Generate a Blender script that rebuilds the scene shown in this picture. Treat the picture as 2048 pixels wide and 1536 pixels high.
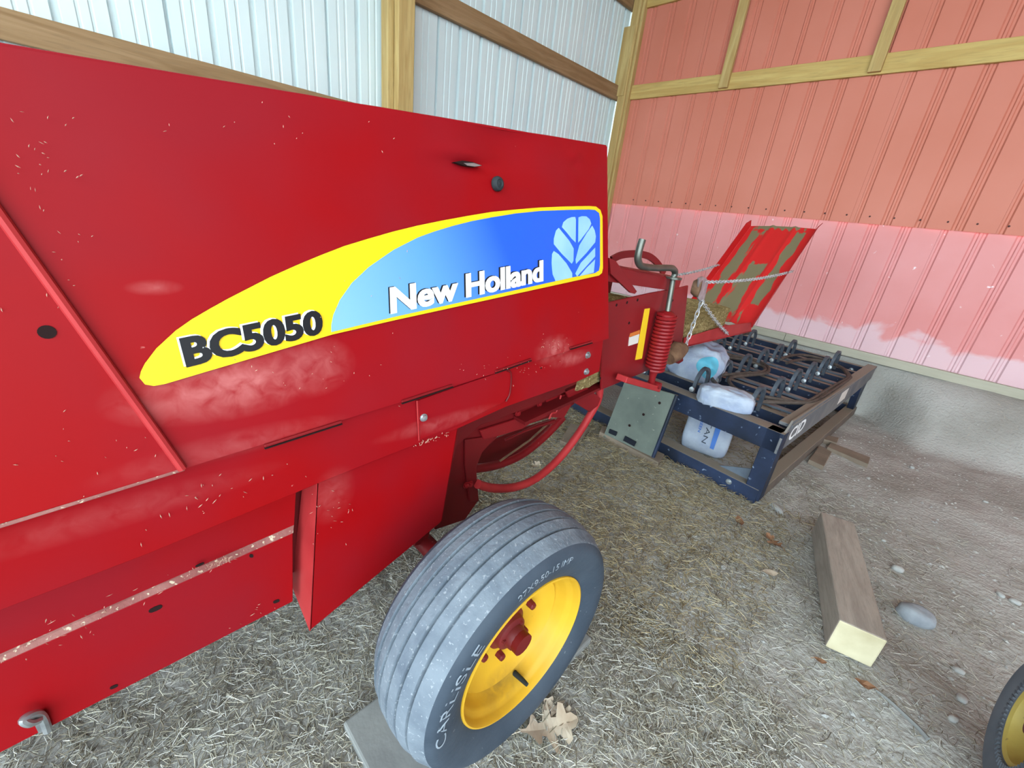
import bpy, bmesh, math, random
import numpy as np
from mathutils import Vector, Matrix, noise as mnoise

for _o in list(bpy.data.objects):
    bpy.data.objects.remove(_o, do_unlink=True)
scene = bpy.context.scene
COL = scene.collection
rng = random.Random(7)
nrng = np.random.default_rng(11)

# ------------------------------------------------------------------ camera, sky, exposure
H = 1.38                                    # camera height above the dirt floor
CX = Vector((0.69140148, 0.71400154, 0.11029865))      # camera right in the world
CD = Vector((0.33982553, -0.18667354, -0.92177633))    # camera down
CF = Vector((-0.63755987, 0.67479982, -0.37170231))    # camera forward
FPX = 844.65                                # focal length in pixels of the 2048 wide frame
cam = bpy.data.cameras.new('camera')
cam.sensor_width = 36.0
cam.lens = FPX / 2048 * 36.0
cam.clip_start = 0.02
cam.clip_end = 200
camo = bpy.data.objects.new('camera', cam)
COL.objects.link(camo)
m = Matrix((CX, -CD, -CF)).transposed().to_4x4()
m.translation = Vector((0, 0, H))
camo.matrix_world = m
scene.camera = camo

world = bpy.data.worlds.new('overcast_sky')
scene.world = world
world.use_nodes = True
wn = world.node_tree
wn.nodes['Background'].inputs['Color'].default_value = (0.79, 0.93, 1.0, 1)
wn.nodes['Background'].inputs['Strength'].default_value = 4.0

vs = scene.view_settings
vs.view_transform = 'Standard'
vs.look = 'None'
vs.gamma = 1.0
vs.use_curve_mapping = False
vs.exposure = 0.92

# ------------------------------------------------------------------ rays from the calibrated camera (for measuring)
def ray(u, v):
    return CX * (u - 1024) + CD * (v - 768) + CF * FPX
def atX(u, v, X):
    d = ray(u, v); p = d * (X / d.x); p.z += H; return p
def atY(u, v, Y):
    d = ray(u, v); p = d * (Y / d.y); p.z += H; return p
def atZ(u, v, z):
    d = ray(u, v); p = d * ((z - H) / d.z); p.z += H; return p
SLEAN = 0.148                               # the side shield leans inwards towards its top
SN = Vector((1, 0, SLEAN)).normalized()
def atS(u, v, off=0.0):
    d = ray(u, v); k = -0.85 + off * math.sqrt(1 + SLEAN * SLEAN)
    p = d * (k / (d.x + SLEAN * d.z)); p.z += H; return p

# ------------------------------------------------------------------ materials
def srgb(r, g, b):
    f = lambda c: (c / 255 / 12.92) if c / 255 <= 0.04045 else ((c / 255 + 0.055) / 1.055) ** 2.4
    return (f(r), f(g), f(b), 1)

def mat(name, c1, c2=None, scale=4.0, rough=0.5, metal=0.0, bump=0.0, bscale=60.0, stretch=(1, 1, 1),
        fleck=None, fscale=90.0, fcut=0.68, spots=(), spotcol=None, coat=0.0, detail=5.0, lo=0.35, hi=0.7, grain=False,
        band=None, spec=0.25):
    mt = bpy.data.materials.new(name); mt.use_nodes = True
    nt = mt.node_tree; N = nt.nodes; L = nt.links
    b = N['Principled BSDF']
    b.inputs['Roughness'].default_value = rough
    b.inputs['Metallic'].default_value = metal
    b.inputs['Coat Weight'].default_value = coat
    b.inputs['Specular IOR Level'].default_value = spec
    tc = N.new('ShaderNodeTexCoord')
    mp = N.new('ShaderNodeMapping'); mp.inputs['Scale'].default_value = stretch
    L.new(tc.outputs['Object'], mp.inputs['Vector'])
    def nz(sc, det=5.0, dist=0.0, src=mp):
        n = N.new('ShaderNodeTexNoise'); n.inputs['Scale'].default_value = sc; n.inputs['Detail'].default_value = det
        n.inputs['Distortion'].default_value = dist
        L.new(src.outputs[0] if src is mp else src, n.inputs['Vector']); return n.outputs['Fac']
    def ramp(src, a, c):
        r = N.new('ShaderNodeMapRange'); r.inputs['From Min'].default_value = a; r.inputs['From Max'].default_value = c
        L.new(src, r.inputs['Value']); return r.outputs['Result']
    def mix(fac, A, B):
        x = N.new('ShaderNodeMix'); x.data_type = 'RGBA'
        if isinstance(fac, (int, float)): x.inputs['Factor'].default_value = fac
        else: L.new(fac, x.inputs['Factor'])
        for s, val in (('A', A), ('B', B)):
            i = [q for q in x.inputs if q.name == s and q.type == 'RGBA'][0]
            if isinstance(val, tuple): i.default_value = val
            else: L.new(val, i)
        return [q for q in x.outputs if q.type == 'RGBA'][0]
    def math2(op, a, c):
        x = N.new('ShaderNodeMath'); x.operation = op
        for k, val in enumerate((a, c)):
            if isinstance(val, (int, float)): x.inputs[k].default_value = val
            else: L.new(val, x.inputs[k])
        x.use_clamp = True
        return x.outputs[0]
    col = c1
    if c2 is not None:
        col = mix(ramp(nz(scale, detail, 1.5 if grain else 0.0), lo, hi), c1, c2)
        if grain:
            g2 = nz(scale * 6, 4.0, 0.6)
            dk = tuple(x * 0.62 for x in c1[:3]) + (1,)
            col = mix(math2('MULTIPLY', ramp(g2, 0.5, 0.75), 0.6), col, dk)
    if band is not None:      # a dusty splash line along the foot of a wall: (height, softness, colour, waviness)
        z0, soft, bc, wav = band
        sx = N.new('ShaderNodeSeparateXYZ'); L.new(tc.outputs['Object'], sx.inputs[0])
        w = math2('MULTIPLY', nz(3.2, 4.0, 0.4, tc.outputs['Object']), wav)
        ad = N.new('ShaderNodeMath'); ad.operation = 'ADD'; L.new(sx.outputs['Z'], ad.inputs[0]); L.new(w, ad.inputs[1])
        mr = N.new('ShaderNodeMapRange'); mr.inputs['From Min'].default_value = z0 + soft; mr.inputs['From Max'].default_value = z0
        L.new(ad.outputs[0], mr.inputs['Value'])
        col = mix(math2('MULTIPLY', mr.outputs['Result'], 0.8), col, bc)
    if spots:
        acc = None
        nn = ramp(nz(34, 9.0, 0.6, tc.outputs['Object']), 0.22, 0.72)
        for (c, rad, st) in spots:
            vm = N.new('ShaderNodeVectorMath'); vm.operation = 'SUBTRACT'
            L.new(tc.outputs['Object'], vm.inputs[0]); vm.inputs[1].default_value = c
            vd = N.new('ShaderNodeVectorMath'); vd.operation = 'DIVIDE'
            L.new(vm.outputs[0], vd.inputs[0]); vd.inputs[1].default_value = rad if isinstance(rad, tuple) else (rad,) * 3
            ln = N.new('ShaderNodeVectorMath'); ln.operation = 'LENGTH'; L.new(vd.outputs[0], ln.inputs[0])
            f = math2('MULTIPLY', ramp(ln.outputs['Value'], 1.05, 0.0), st)
            acc = f if acc is None else math2('MAXIMUM', acc, f)
        col = mix(math2('MULTIPLY', acc, nn), col, spotcol)
    if fleck is not None:
        f = ramp(nz(fscale, 2.0, 0.3, tc.outputs['Object']), fcut, fcut + 0.06)
        col = mix(f, col, fleck)
    if isinstance(col, tuple): b.inputs['Base Color'].default_value = col
    else: L.new(col, b.inputs['Base Color'])
    if bump > 0:
        bp = N.new('ShaderNodeBump'); bp.inputs['Strength'].default_value = bump; bp.inputs['Distance'].default_value = 0.01
        L.new(nz(bscale, 5.0), bp.inputs['Height']); L.new(bp.outputs['Normal'], b.inputs['Normal'])
    return mt

# ------------------------------------------------------------------ mesh building
ORIG = {}
class MB:
    def __init__(s): s.v = []; s.f = []; s.mi = []; s.cur = 0
    def add(s, vs_, fs_):
        n = len(s.v); s.v += [Vector(p) for p in vs_]
        for f in fs_: s.f.append([n + i for i in f]); s.mi.append(s.cur)
        return s
    def prism(s, pts, vec):
        pts = [Vector(p) for p in pts]; n = len(pts); vec = Vector(vec)
        nrm = Vector((0, 0, 0))
        for i in range(n): nrm += (pts[i] - pts[0]).cross(pts[(i + 1) % n] - pts[0])
        if nrm.dot(vec) > 0: pts.reverse()
        return s.add(pts + [p + vec for p in pts],
                     [list(range(n)), list(range(2 * n - 1, n - 1, -1))] + [[(i + 1) % n, i, n + i, n + (i + 1) % n] for i in range(n)])
    def box(s, c, d, ax=None):
        ax = ax or (Vector((1, 0, 0)), Vector((0, 1, 0)), Vector((0, 0, 1))); c = Vector(c)
        vs_ = [c + ax[0] * (d[0] / 2 * i) + ax[1] * (d[1] / 2 * j) + ax[2] * (d[2] / 2 * k) for i in (-1, 1) for j in (-1, 1) for k in (-1, 1)]
        return s.add(vs_, [[0, 1, 3, 2], [4, 6, 7, 5], [0, 4, 5, 1], [2, 3, 7, 6], [0, 2, 6, 4], [1, 5, 7, 3]])
    def bar(s, a, b, w, h, up=(0, 0, 1)):
        a = Vector(a); b = Vector(b); d = (b - a); ln = d.length; d.normalize(); up = Vector(up)
        sd = d.cross(up).normalized(); u2 = sd.cross(d).normalized()
        return s.box((a + b) / 2, (ln, w, h), (d, sd, u2))
    def tube(s, path, r, seg=8, closed=False, cap=True):
        P = [Vector(p) for p in path]; n = len(P); rr = r if isinstance(r, (list, tuple)) else [r] * n
        rings = []; pn = None
        for i in range(n):
            if closed: t = P[(i + 1) % n] - P[i - 1]
            else: t = P[min(i + 1, n - 1)] - P[max(i - 1, 0)]
            t.normalize()
            if pn is None:
                pn = t.orthogonal().normalized()
            pn = (pn - t * pn.dot(t)).normalized(); bn = t.cross(pn)
            rings.append([P[i] + (pn * math.cos(2 * math.pi * k / seg) + bn * math.sin(2 * math.pi * k / seg)) * rr[i] for k in range(seg)])
        vs_ = [p for r_ in rings for p in r_]; fs_ = []
        for i in range(n if closed else n - 1):
            j = (i + 1) % n
            for k in range(seg): fs_.append([i * seg + k, i * seg + (k + 1) % seg, j * seg + (k + 1) % seg, j * seg + k])
        if cap and not closed:
            fs_.append(list(range(seg - 1, -1, -1))); fs_.append(list(range((n - 1) * seg, n * seg)))
        return s.add(vs_, fs_)
    def lathe(s, prof, c, ax, seg=48, mi=None):
        c = Vector(c); ax = Vector(ax).normalized(); a = ax.orthogonal().normalized()
        if abs(ax.x) > 0.9: a = (Vector((0, 1, 0)) - ax * ax.y).normalized()
        b = ax.cross(a); n = len(prof); base = len(s.v)
        for k in range(seg):
            t = 2 * math.pi * k / seg; d = a * math.cos(t) + b * math.sin(t)
            for (x, r) in prof: s.v.append(c + ax * x + d * r)
        for k in range(seg):
            k2 = (k + 1) % seg
            for i in range(n - 1):
                s.f.append([base + k * n + i, base + k2 * n + i, base + k2 * n + i + 1, base + k * n + i + 1])
                s.mi.append(mi[i] if mi else s.cur)
        return s
    def build(s, name, mats, parent=None, smooth=False, bevel=0.0, root=None, seg=2, solid=0.0, origin=None):
        o0 = Vector((0, 0, 0))
        if parent is not None:
            o0 = ORIG.get(parent.name, Vector((0, 0, 0)))
        elif origin is not None: o0 = Vector(origin)
        me = bpy.data.meshes.new(name)
        me.from_pydata([tuple(p - o0) for p in s.v], [], s.f)
        ms = mats if isinstance(mats, (list, tuple)) else [mats]
        for q in ms: me.materials.append(q)
        if len(ms) > 1:
            me.polygons.foreach_set('material_index', s.mi)
        bm = bmesh.new(); bm.from_mesh(me)
        bmesh.ops.recalc_face_normals(bm, faces=bm.faces); bm.to_mesh(me); bm.free()
        me.validate()
        if smooth:
            me.polygons.foreach_set('use_smooth', [True] * len(me.polygons))
            if smooth != 'all':
                try: me.set_sharp_from_angle(angle=math.radians(38))
                except Exception: pass
        o = bpy.data.objects.new(name, me); COL.objects.link(o)
        if parent is not None:
            o.parent = parent
            ORIG[o.name] = o0
        else:
            o.location = o0; ORIG[o.name] = o0
        if bevel > 0:
            bv = o.modifiers.new('bevel', 'BEVEL'); bv.width = bevel; bv.segments = seg; bv.limit_method = 'ANGLE'; bv.angle_limit = math.radians(40)
        return o

def empty(name, loc, label=None, cat=None, group=None, kind=None):
    o = bpy.data.objects.new(name, None); o.empty_display_size = 0.1
    COL.objects.link(o); o.location = Vector(loc); ORIG[o.name] = Vector(loc)
    return tag(o, label, cat, group, kind)
def tag(o, label=None, cat=None, group=None, kind=None):
    if label: o['label'] = label
    if cat: o['category'] = cat
    if group: o['group'] = group
    if kind: o['kind'] = kind
    return o
def lerp(a, b, t): return a + (b - a) * t
def extend_to_y(a, b, y):                   # the point of line a-b at depth y
    return a + (b - a) * ((y - a.y) / (b.y - a.y))
def smooth_path(pts, n=8):                  # Catmull-Rom
    P = [Vector(p) for p in pts]; out = []
    for i in range(len(P) - 1):
        p0 = P[max(i - 1, 0)]; p1 = P[i]; p2 = P[i + 1]; p3 = P[min(i + 2, len(P) - 1)]
        for k in range(n):
            t = k / n
            out.append(0.5 * ((2 * p1) + (p2 - p0) * t + (2 * p0 - 5 * p1 + 4 * p2 - p3) * t * t + (3 * p1 - p0 - 3 * p2 + p3) * t ** 3))
    out.append(P[-1]); return out
def text_mesh(txt, bold=0.0, shear=0.0):    # flat lettering: vertices in a unit box (0..1, 0..1) with faces and width/height
    cu = bpy.data.curves.new('lettering_curve', 'FONT'); cu.body = txt; cu.size = 1.0; cu.offset = bold; cu.shear = shear
    cu.resolution_u = 4
    ob = bpy.data.objects.new('lettering_curve', cu); COL.objects.link(ob)
    bpy.context.view_layer.update()
    me = bpy.data.meshes.new_from_object(ob.evaluated_get(bpy.context.evaluated_depsgraph_get()))
    vs_ = [v.co.copy() for v in me.vertices]; fs_ = [list(p.vertices) for p in me.polygons]
    bpy.data.objects.remove(ob, do_unlink=True); bpy.data.curves.remove(cu); bpy.data.meshes.remove(me)
    x0 = min(v.x for v in vs_); x1 = max(v.x for v in vs_); y0 = min(v.y for v in vs_); y1 = max(v.y for v in vs_)
    return [((v.x - x0) / (x1 - x0), (v.y - y0) / (y1 - y0)) for v in vs_], fs_, (x1 - x0) / (y1 - y0)
def text_quad(mb, txt, quad, bold=0.0, shear=0.0, off=Vector((0, 0, 0))):   # quad = BL, BR, TR, TL
    uv, fs_, _ = text_mesh(txt, bold, shear); BL, BR, TR, TL = quad
    mb.add([lerp(lerp(BL, BR, u), lerp(TL, TR, u), v) + off for u, v in uv], fs_)
    return mb
def fbm(p, s=1.0, o=4):
    return mnoise.fractal(Vector(p) * s, 0.6, 2.0, o)

# ------------------------------------------------------------------ the setting
M_white = mat('white_sheet_metal', srgb(200, 216, 219), srgb(208, 222, 223), 1.5, rough=0.45, fleck=srgb(235, 238, 238), fscale=16, fcut=0.80)
M_redsheet = mat('faded_bouncelit_red_sheet', srgb(190, 112, 92), srgb(198, 122, 104), 1.2, rough=0.5, fleck=srgb(226, 196, 196), fscale=24, fcut=0.80)  # upper sheets: warm bounced light and darker tone put into the base colour
M_redlow = mat('chalky_skylit_red_sheet', srgb(208, 132, 130), srgb(214, 144, 144), 1.6, rough=0.45, fleck=srgb(228, 208, 212), fscale=20, fcut=0.74,
               band=(H - 0.40, 0.06, srgb(214, 186, 194), 0.5), bump=0.05, bscale=30)  # paler, cooler base than above paints in sky light; the band is dust
M_pine = mat('pine_lumber', srgb(190, 160, 92), srgb(168, 134, 72), 3.0, rough=0.7, stretch=(1, 1, 1), grain=True, bump=0.1, bscale=40)
M_brown = mat('weathered_lumber', srgb(150, 122, 90), srgb(126, 98, 66), 3.0, rough=0.8, stretch=(1, 0.35, 5), grain=True, bump=0.15, bscale=30)
M_pinex = mat('pine_girt', srgb(192, 166, 104), srgb(172, 140, 80), 3.0, rough=0.7, stretch=(0.35, 1, 5), grain=True, bump=0.1, bscale=30)
M_pinez = mat('pine_post', srgb(188, 164, 110), srgb(164, 134, 82), 3.0, rough=0.7, stretch=(5, 5, 0.35), grain=True, bump=0.1, bscale=30)
M_board = mat('grey_base_board', srgb(176, 172, 156), srgb(160, 156, 140), 5.0, rough=0.8, stretch=(0.4, 1, 4), bump=0.1, bscale=40)
M_dirt = mat('dry_dirt', srgb(172, 172, 168), srgb(140, 137, 131), 2.2, rough=0.95, fleck=srgb(168, 160, 148), fscale=70, fcut=0.66, bump=0.9, bscale=55, spec=0.2, detail=8)
M_roof = mat('roof_underside', srgb(150, 128, 96), srgb(130, 108, 78), 2.0, rough=0.8)
M_screw = mat('screw_heads', srgb(70, 40, 40), rough=0.5)

XW, YW = -3.60, 5.09                        # inner faces of the metal sheets
def rib_profile(w=0.9144, pitch=0.2286, minors=True):
    out = []; x = 0.0
    n = int(round(w / pitch))
    for i in range(n):
        b = i * pitch
        if not minors:
            out += [(b, 0), (b + 0.010, 0.013), (b + 0.024, 0.013), (b + 0.031, 0.004), (b + 0.045, 0.004), (b + 0.052, 0.013), (b + 0.066, 0.013), (b + 0.076, 0)]; continue
        out += [(b, 0), (b + 0.014, 0), (b + 0.022, 0.024), (b + 0.046, 0.024), (b + 0.054, 0)]
        for q in (0.110, 0.165): out += [(b + q, 0), (b + q + 0.005, 0.006), (b + q + 0.015, 0.006), (b + q + 0.020, 0)]
    out += [(w, 0), (w + 0.03, 0)]; return out
def sheet(name, material, parent, along, out, base, z0, z1, rows=1, dent=0.0, proud=0.0, w=0.9144, minors=True):
    along = Vector(along); out = Vector(out); base = Vector(base); mb = MB(); pr = rib_profile(w, minors=minors); n = len(pr)
    vs_ = []; fs_ = []
    for r in range(rows + 1):
        z = z0 + (z1 - z0) * r / rows
        for (x, d) in pr:
            p = base + along * x
            k = d
            if dent > 0:
                q = Vector((p.x * 5, p.y * 5, z * 4.0))
                low = max(0.0, min(1.0, (z1 - z) / (z1 - z0) * 1.3 - 0.15))
                k = d * (1 - 0.6 * low * max(0, min(1, mnoise.noise(q * 0.9) * 2.2))) + dent * low * mnoise.noise(q * 1.3 + Vector((9, 2, 4)))
            p = p + out * (k - proud); p.z = z
            vs_.append(p)
    for r in range(rows):
        for i in range(n - 1): fs_.append([r * n + i, r * n + i + 1, (r + 1) * n + i + 1, (r + 1) * n + i])
    mb.add(vs_, fs_)
    return mb.build(name, material, parent)

# white left wall
wl = empty('wall_left', (XW, 1.0, 0), 'white ribbed metal wall behind the red baler', 'wall', kind='structure')
y = -1.2612; wk = 0
while y < 5.0:
    w = min(0.9144, YW - y)
    sheet('panel', M_white, wl, (0, 1, 0), (-1, 0, 0), (XW, y, 0), 0.0, H + 2.5, proud=0.0015 * (wk % 2))
    y += 0.9144; wk += 1
def girt(parent, a, b, w, h, up, mt, nm='girt'):
    mb = MB(); mb.bar(a, b, w, h, up)
    return mb.build(nm, mt, parent, bevel=0.004)
girt(wl, (XW + 0.035, 2.0, H + 1.478), (XW + 0.035, 5.05, H + 1.478), 0.045, 0.147, (0, 0, 1), M_brown)
girt(wl, (XW + 0.035, -1.25, H + 1.478), (XW + 0.035, 2.0, H + 1.478), 0.045, 0.147, (0, 0, 1), M_brown)
girt(wl, (XW + 0.035, -1.25, H + 0.568), (XW + 0.035, 5.05, H + 0.568), 0.045, 0.135, (0, 0, 1), M_brown)
girt(wl, (XW + 0.035, -1.25, H - 0.4), (XW + 0.035, 5.05, H - 0.4), 0.045, 0.14, (0, 0, 1), M_brown)
girt(wl, (XW + 0.035, -1.25, H + 2.36), (XW + 0.035, 5.05, H + 2.36), 0.045, 0.16, (0, 0, 1), M_brown)
mb = MB(); mb.box((XW + 0.13, 2.03, H / 2 + 1.2), (0.14, 0.135, H + 2.4)); mb.build('post', M_pinez, wl, bevel=0.005)
mb = MB(); mb.box((XW + 0.09, 1.935, H / 2 + 1.2), (0.10, 0.05, H + 2.4)); mb.build('post_board', M_pinez, wl, bevel=0.004)
mb = MB(); mb.box((XW + 0.10, -1.2, H / 2 + 1.2), (0.14, 0.14, H + 2.4)); mb.build('post', M_pinez, wl, bevel=0.005)

# red back wall
wb = empty('wall_back', (0, YW, 0), 'faded red ribbed metal wall with pine framing', 'wall', kind='structure')
x = XW + 0.02
SEAMZ = H + 0.268
k = 0
while x < 4.4:
    sheet('panel', M_redsheet, wb, (1, 0, 0), (0, 1, 0), (x, YW, 0), SEAMZ, H + 3.4, proud=0.012 + 0.002 * (k % 2), minors=False)
    x += 0.9144; k += 1
x = XW + 0.02 - 0.31
k = 0
while x < 4.4:
    sheet('lower_panel', M_redlow, wb, (1, 0, 0), (0, 1, 0), (x, YW + 0.006, 0), H - 1.02, SEAMZ + 0.02, rows=26, dent=0.012, minors=False)
    x += 0.9144; k += 1
girt(wb, (XW + 0.17, 5.07, H + 1.485), (1.2, 5.07, H + 1.485), 0.042, 0.145, (0, 0, 1), M_pinex)
girt(wb, (1.2, 5.07, H + 1.485), (4.4, 5.07, H + 1.485), 0.042, 0.145, (0, 0, 1), M_pinex)
girt(wb, (XW, 5.07, H + 2.36), (4.4, 5.07, H + 2.36), 0.042, 0.14, (0, 0, 1), M_pinex)
for sx in (-2.297, -1.046, 0.205, 1.456, 2.7):
    mb = MB(); mb.box((sx, 5.035, H + 1.425 + 0.8), (0.092, 0.04, 1.6)); mb.build('stud', M_pinez, wb, bevel=0.004)
mb = MB(); mb.box((XW + 0.115, 5.03, H / 2 + 1.2), (0.10, 0.10, H + 2.4)); mb.build('corner_post', M_pinez, wb, bevel=0.005)
mb = MB(); mb.box((XW + 0.075, 4.99, H + 1.78), (0.15, 0.045, 0.68)); mb.build('corner_block', M_pinez, wb, bevel=0.004)
mb = MB(); mb.box((XW + 0.182, 5.045, H / 2 + 1.2), (0.03, 0.07, H + 2.4)); mb.build('corner_strip', M_pinez, wb, bevel=0.003)
for (a, b) in ((-3.6, -1.0), (-0.996, 1.9), (1.904, 4.4)):
    mb = MB(); mb.box(((a + b) / 2, 5.062, H - 0.862), (b - a, 0.04, 0.076)); mb.build('base_board', M_board, wb, bevel=0.004)
mb = MB()
for i in range(46):
    sx = XW + 0.5 + i * 0.1143 * 1.5
    mb.lathe([(0, 0.0), (0, 0.008), (0.006, 0.007), (0.008, 0.0)], (sx, YW - 0.012, SEAMZ + 0.06), (0, -1, 0), 6)
o = mb.build('screws', M_screw, wb); o['kind'] = 'stuff'

# unseen red right wall, added to cut the light reaching the shield
wr = empty('wall_right_light_block', (4.42, 2.5, 0), 'unseen red ribbed wall added to block light from the right', 'wall', kind='structure')
y = 0.4; k = 0
while y < 5.0:
    sheet('panel', M_redsheet, wr, (0, 1, 0), (1, 0, 0), (4.42, y, 0), 0.0, H + 3.6, proud=0.002 * (k % 2), minors=False); y += 0.9144; k += 1

# roof over the bay, open towards the front and the right
rf = empty('ceiling', (0, 1, H + 3), 'timber roof underside over the shed', 'ceiling', kind='structure')
mb = MB(); mb.prism([(-3.8, -2.4, H + 2.48), (5.0, -2.4, H + 4.1), (5.0, 5.4, H + 4.1), (-3.8, 5.4, H + 2.48)], (0, 0, 0.03)); mb.build('roof_deck', M_roof, rf)
for yy in (-2.2, -0.2, 1.8, 3.8):
    mb = MB(); mb.bar((-3.6, yy, H + 2.44), (4.9, yy, H + 4.0), 0.05, 0.15); mb.build('rafter', M_pine, rf)

# dirt floor, banked up against the back wall
def gz(x, y):
    w_ = max(0.0, min(1.0, (x + 0.17) / 0.45)); w_ = w_ * w_ * (3 - 2 * w_); st = 4.93 - 0.55 * w_
    t = max(0.0, min(1.0, (y - st) / (5.10 - st))); bank = 0.495 * t * t * (3 - 2 * t)
    if x > 0.1: bank += 0.10 * max(0.0, min(1.0, (y - 3.4) / 1.5)) * max(0.0, min(1.0, (x - 0.1) / 0.8)) * (1 - t)
    p = Vector((x, y, 0))
    near = max(0.0, 1 - abs(x + 0.5) / 0.5) * max(0.0, 1 - abs(y - 0.6) / 0.5)
    return bank + (0.012 * mnoise.noise(p * 2.1) + 0.006 * mnoise.noise(p * 7.0) + 0.0035 * mnoise.noise(p * 19.0)) - 0.006
mb = MB()
xs = np.concatenate([np.linspace(-14, -3.7, 8), np.linspace(-3.5, 2.6, 240), np.linspace(2.8, 14, 10)])
ys = np.concatenate([np.linspace(-14, -0.6, 12), np.linspace(-0.4, 5.3, 230)])
vs_ = [(a, b, gz(a, b)) for b in ys for a in xs]; nx = len(xs)
fs_ = [[j * nx + i, j * nx + i + 1, (j + 1) * nx + i + 1, (j + 1) * nx + i] for j in range(len(ys) - 1) for i in range(nx - 1)]
mb.add(vs_, fs_)
floor = mb.build('floor', M_dirt, None, smooth='all')
tag(floor, 'dry dirt floor of the shed scattered with straw', 'floor', kind='structure')

# ------------------------------------------------------------------ the baler
BO = Vector((-1.05, 0.62, 0.0))
baler = empty('hay_baler', BO, 'red square hay baler with a blue and yellow side decal', 'baler')
def rel(p): p = Vector(p) - BO; return (p.x, p.y, p.z)
RED = srgb(143, 6, 11)
RED2 = srgb(132, 20, 30)
DUST = srgb(190, 116, 114)
def q(u, v): return rel(atS(u, v))
M_red = mat('baler_red_paint', RED, RED2, 2.2, lo=0.38, hi=0.66, detail=3.0, rough=0.46, spec=0.10, fleck=srgb(190, 110, 104), fscale=70, fcut=0.80,
            spots=[(q(470, 770), (0.3, 0.17, 0.060), 0.95), (q(620, 735), (0.3, 0.09, 0.06), 0.6), (q(1110, 700), (0.3, 0.10, 0.05), 0.6),
                   (q(310, 575), (0.3, 0.035, 0.012), 0.4), (q(1150, 720), (0.3, 0.12, 0.03), 0.55), (q(900, 850), (0.3, 0.20, 0.025), 0.35),
                   (q(480, 890), (0.3, 0.2, 0.03), 0.3), (q(250, 1040), (0.3, 0.25, 0.03), 0.2), (q(690, 1020), (0.3, 0.06, 0.09), 0.3)],
            spotcol=DUST, bump=0.02, bscale=6)
M_red2 = mat('baler_frame_paint', srgb(128, 22, 27), srgb(106, 18, 24), 3.0, rough=0.42, fleck=srgb(190, 120, 112), fscale=80, fcut=0.77)
M_redpink = mat('dusty_red_edge', srgb(168, 48, 50), srgb(150, 34, 38), 8.0, rough=0.5)
M_dred = mat('dark_red_frame', srgb(104, 16, 20), srgb(84, 14, 18), 4.0, rough=0.5, fleck=srgb(150, 80, 74), fscale=70, fcut=0.76)
M_brightred = mat('chute_red_paint', srgb(186, 28, 30), srgb(170, 22, 26), 4.0, rough=0.4)
M_ledge = mat('dusty_ledge', srgb(150, 104, 98), srgb(124, 66, 64), 9.0, rough=0.9, fleck=srgb(196, 184, 160), fscale=110, fcut=0.62, bump=0.3, bscale=90)
M_yellow = mat('decal_yellow', srgb(226, 196, 26), srgb(222, 188, 30), 3.0, rough=0.4)
M_black = mat('decal_black', srgb(24, 26, 30), rough=0.4)
M_lwhite = mat('decal_white', srgb(232, 236, 238), rough=0.4)
M_rubber = mat('black_rubber', srgb(34, 40, 44), srgb(44, 50, 54), 20, rough=0.6)
M_zinc = mat('zinc_bolt', srgb(188, 194, 198), srgb(150, 156, 160), 30, rough=0.35, metal=0.8)
M_hole = mat('hole_shadow', srgb(30, 12, 12), rough=0.9)
M_chain = mat('bright_chain', srgb(206, 210, 214), srgb(150, 154, 158), 60, rough=0.35, metal=0.35)
M_crank = mat('oily_steel', srgb(104, 106, 98), srgb(86, 90, 86), 20, rough=0.35, metal=0.7)
M_rust = mat('rusty_casting', srgb(96, 70, 54), srgb(120, 92, 70), 25, rough=0.8, bump=0.3, bscale=80)
M_lblyel = mat('warning_label_yellow', srgb(226, 186, 40), rough=0.5)
M_lblwhite = mat('warning_label_white', srgb(206, 202, 196), rough=0.5)
M_lblorange = mat('warning_label_orange', srgb(196, 110, 50), rough=0.5)

# printed fade of the blue decal field, deep blue to pale blue along its length
M_blue = bpy.data.materials.new('decal_blue_fade'); M_blue.use_nodes = True
nt = M_blue.node_tree; bs = nt.nodes['Principled BSDF']; bs.inputs['Roughness'].default_value = 0.4
tc = nt.nodes.new('ShaderNodeTexCoord'); dt = nt.nodes.new('ShaderNodeVectorMath'); dt.operation = 'DOT_PRODUCT'
pa = Vector(q(690, 650)); pb = Vector(q(985, 440)); dv = pb - pa
sb = nt.nodes.new('ShaderNodeVectorMath'); sb.operation = 'SUBTRACT'; sb.inputs[1].default_value = pa
nt.links.new(tc.outputs['Object'], sb.inputs[0]); nt.links.new(sb.outputs[0], dt.inputs[0]); dt.inputs[1].default_value = dv / dv.length_squared
cr = nt.nodes.new('ShaderNodeValToRGB'); e = cr.color_ramp.elements
e[0].position = 0.0; e[0].color = srgb(120, 172, 210); e[1].position = 1.0; e[1].color = srgb(20, 88, 208)
x_ = cr.color_ramp.elements.new(0.5); x_.color = srgb(86, 146, 218)
nt.links.new(dt.outputs['Value'], cr.inputs['Fac']); nt.links.new(cr.outputs['Color'], bs.inputs['Base Color'])
M_leaf = mat('decal_leaf_blue', srgb(150, 194, 232), srgb(116, 170, 226), 6, rough=0.4)

YL = -0.85                                   # the baler runs on past the left edge of the frame
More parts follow.
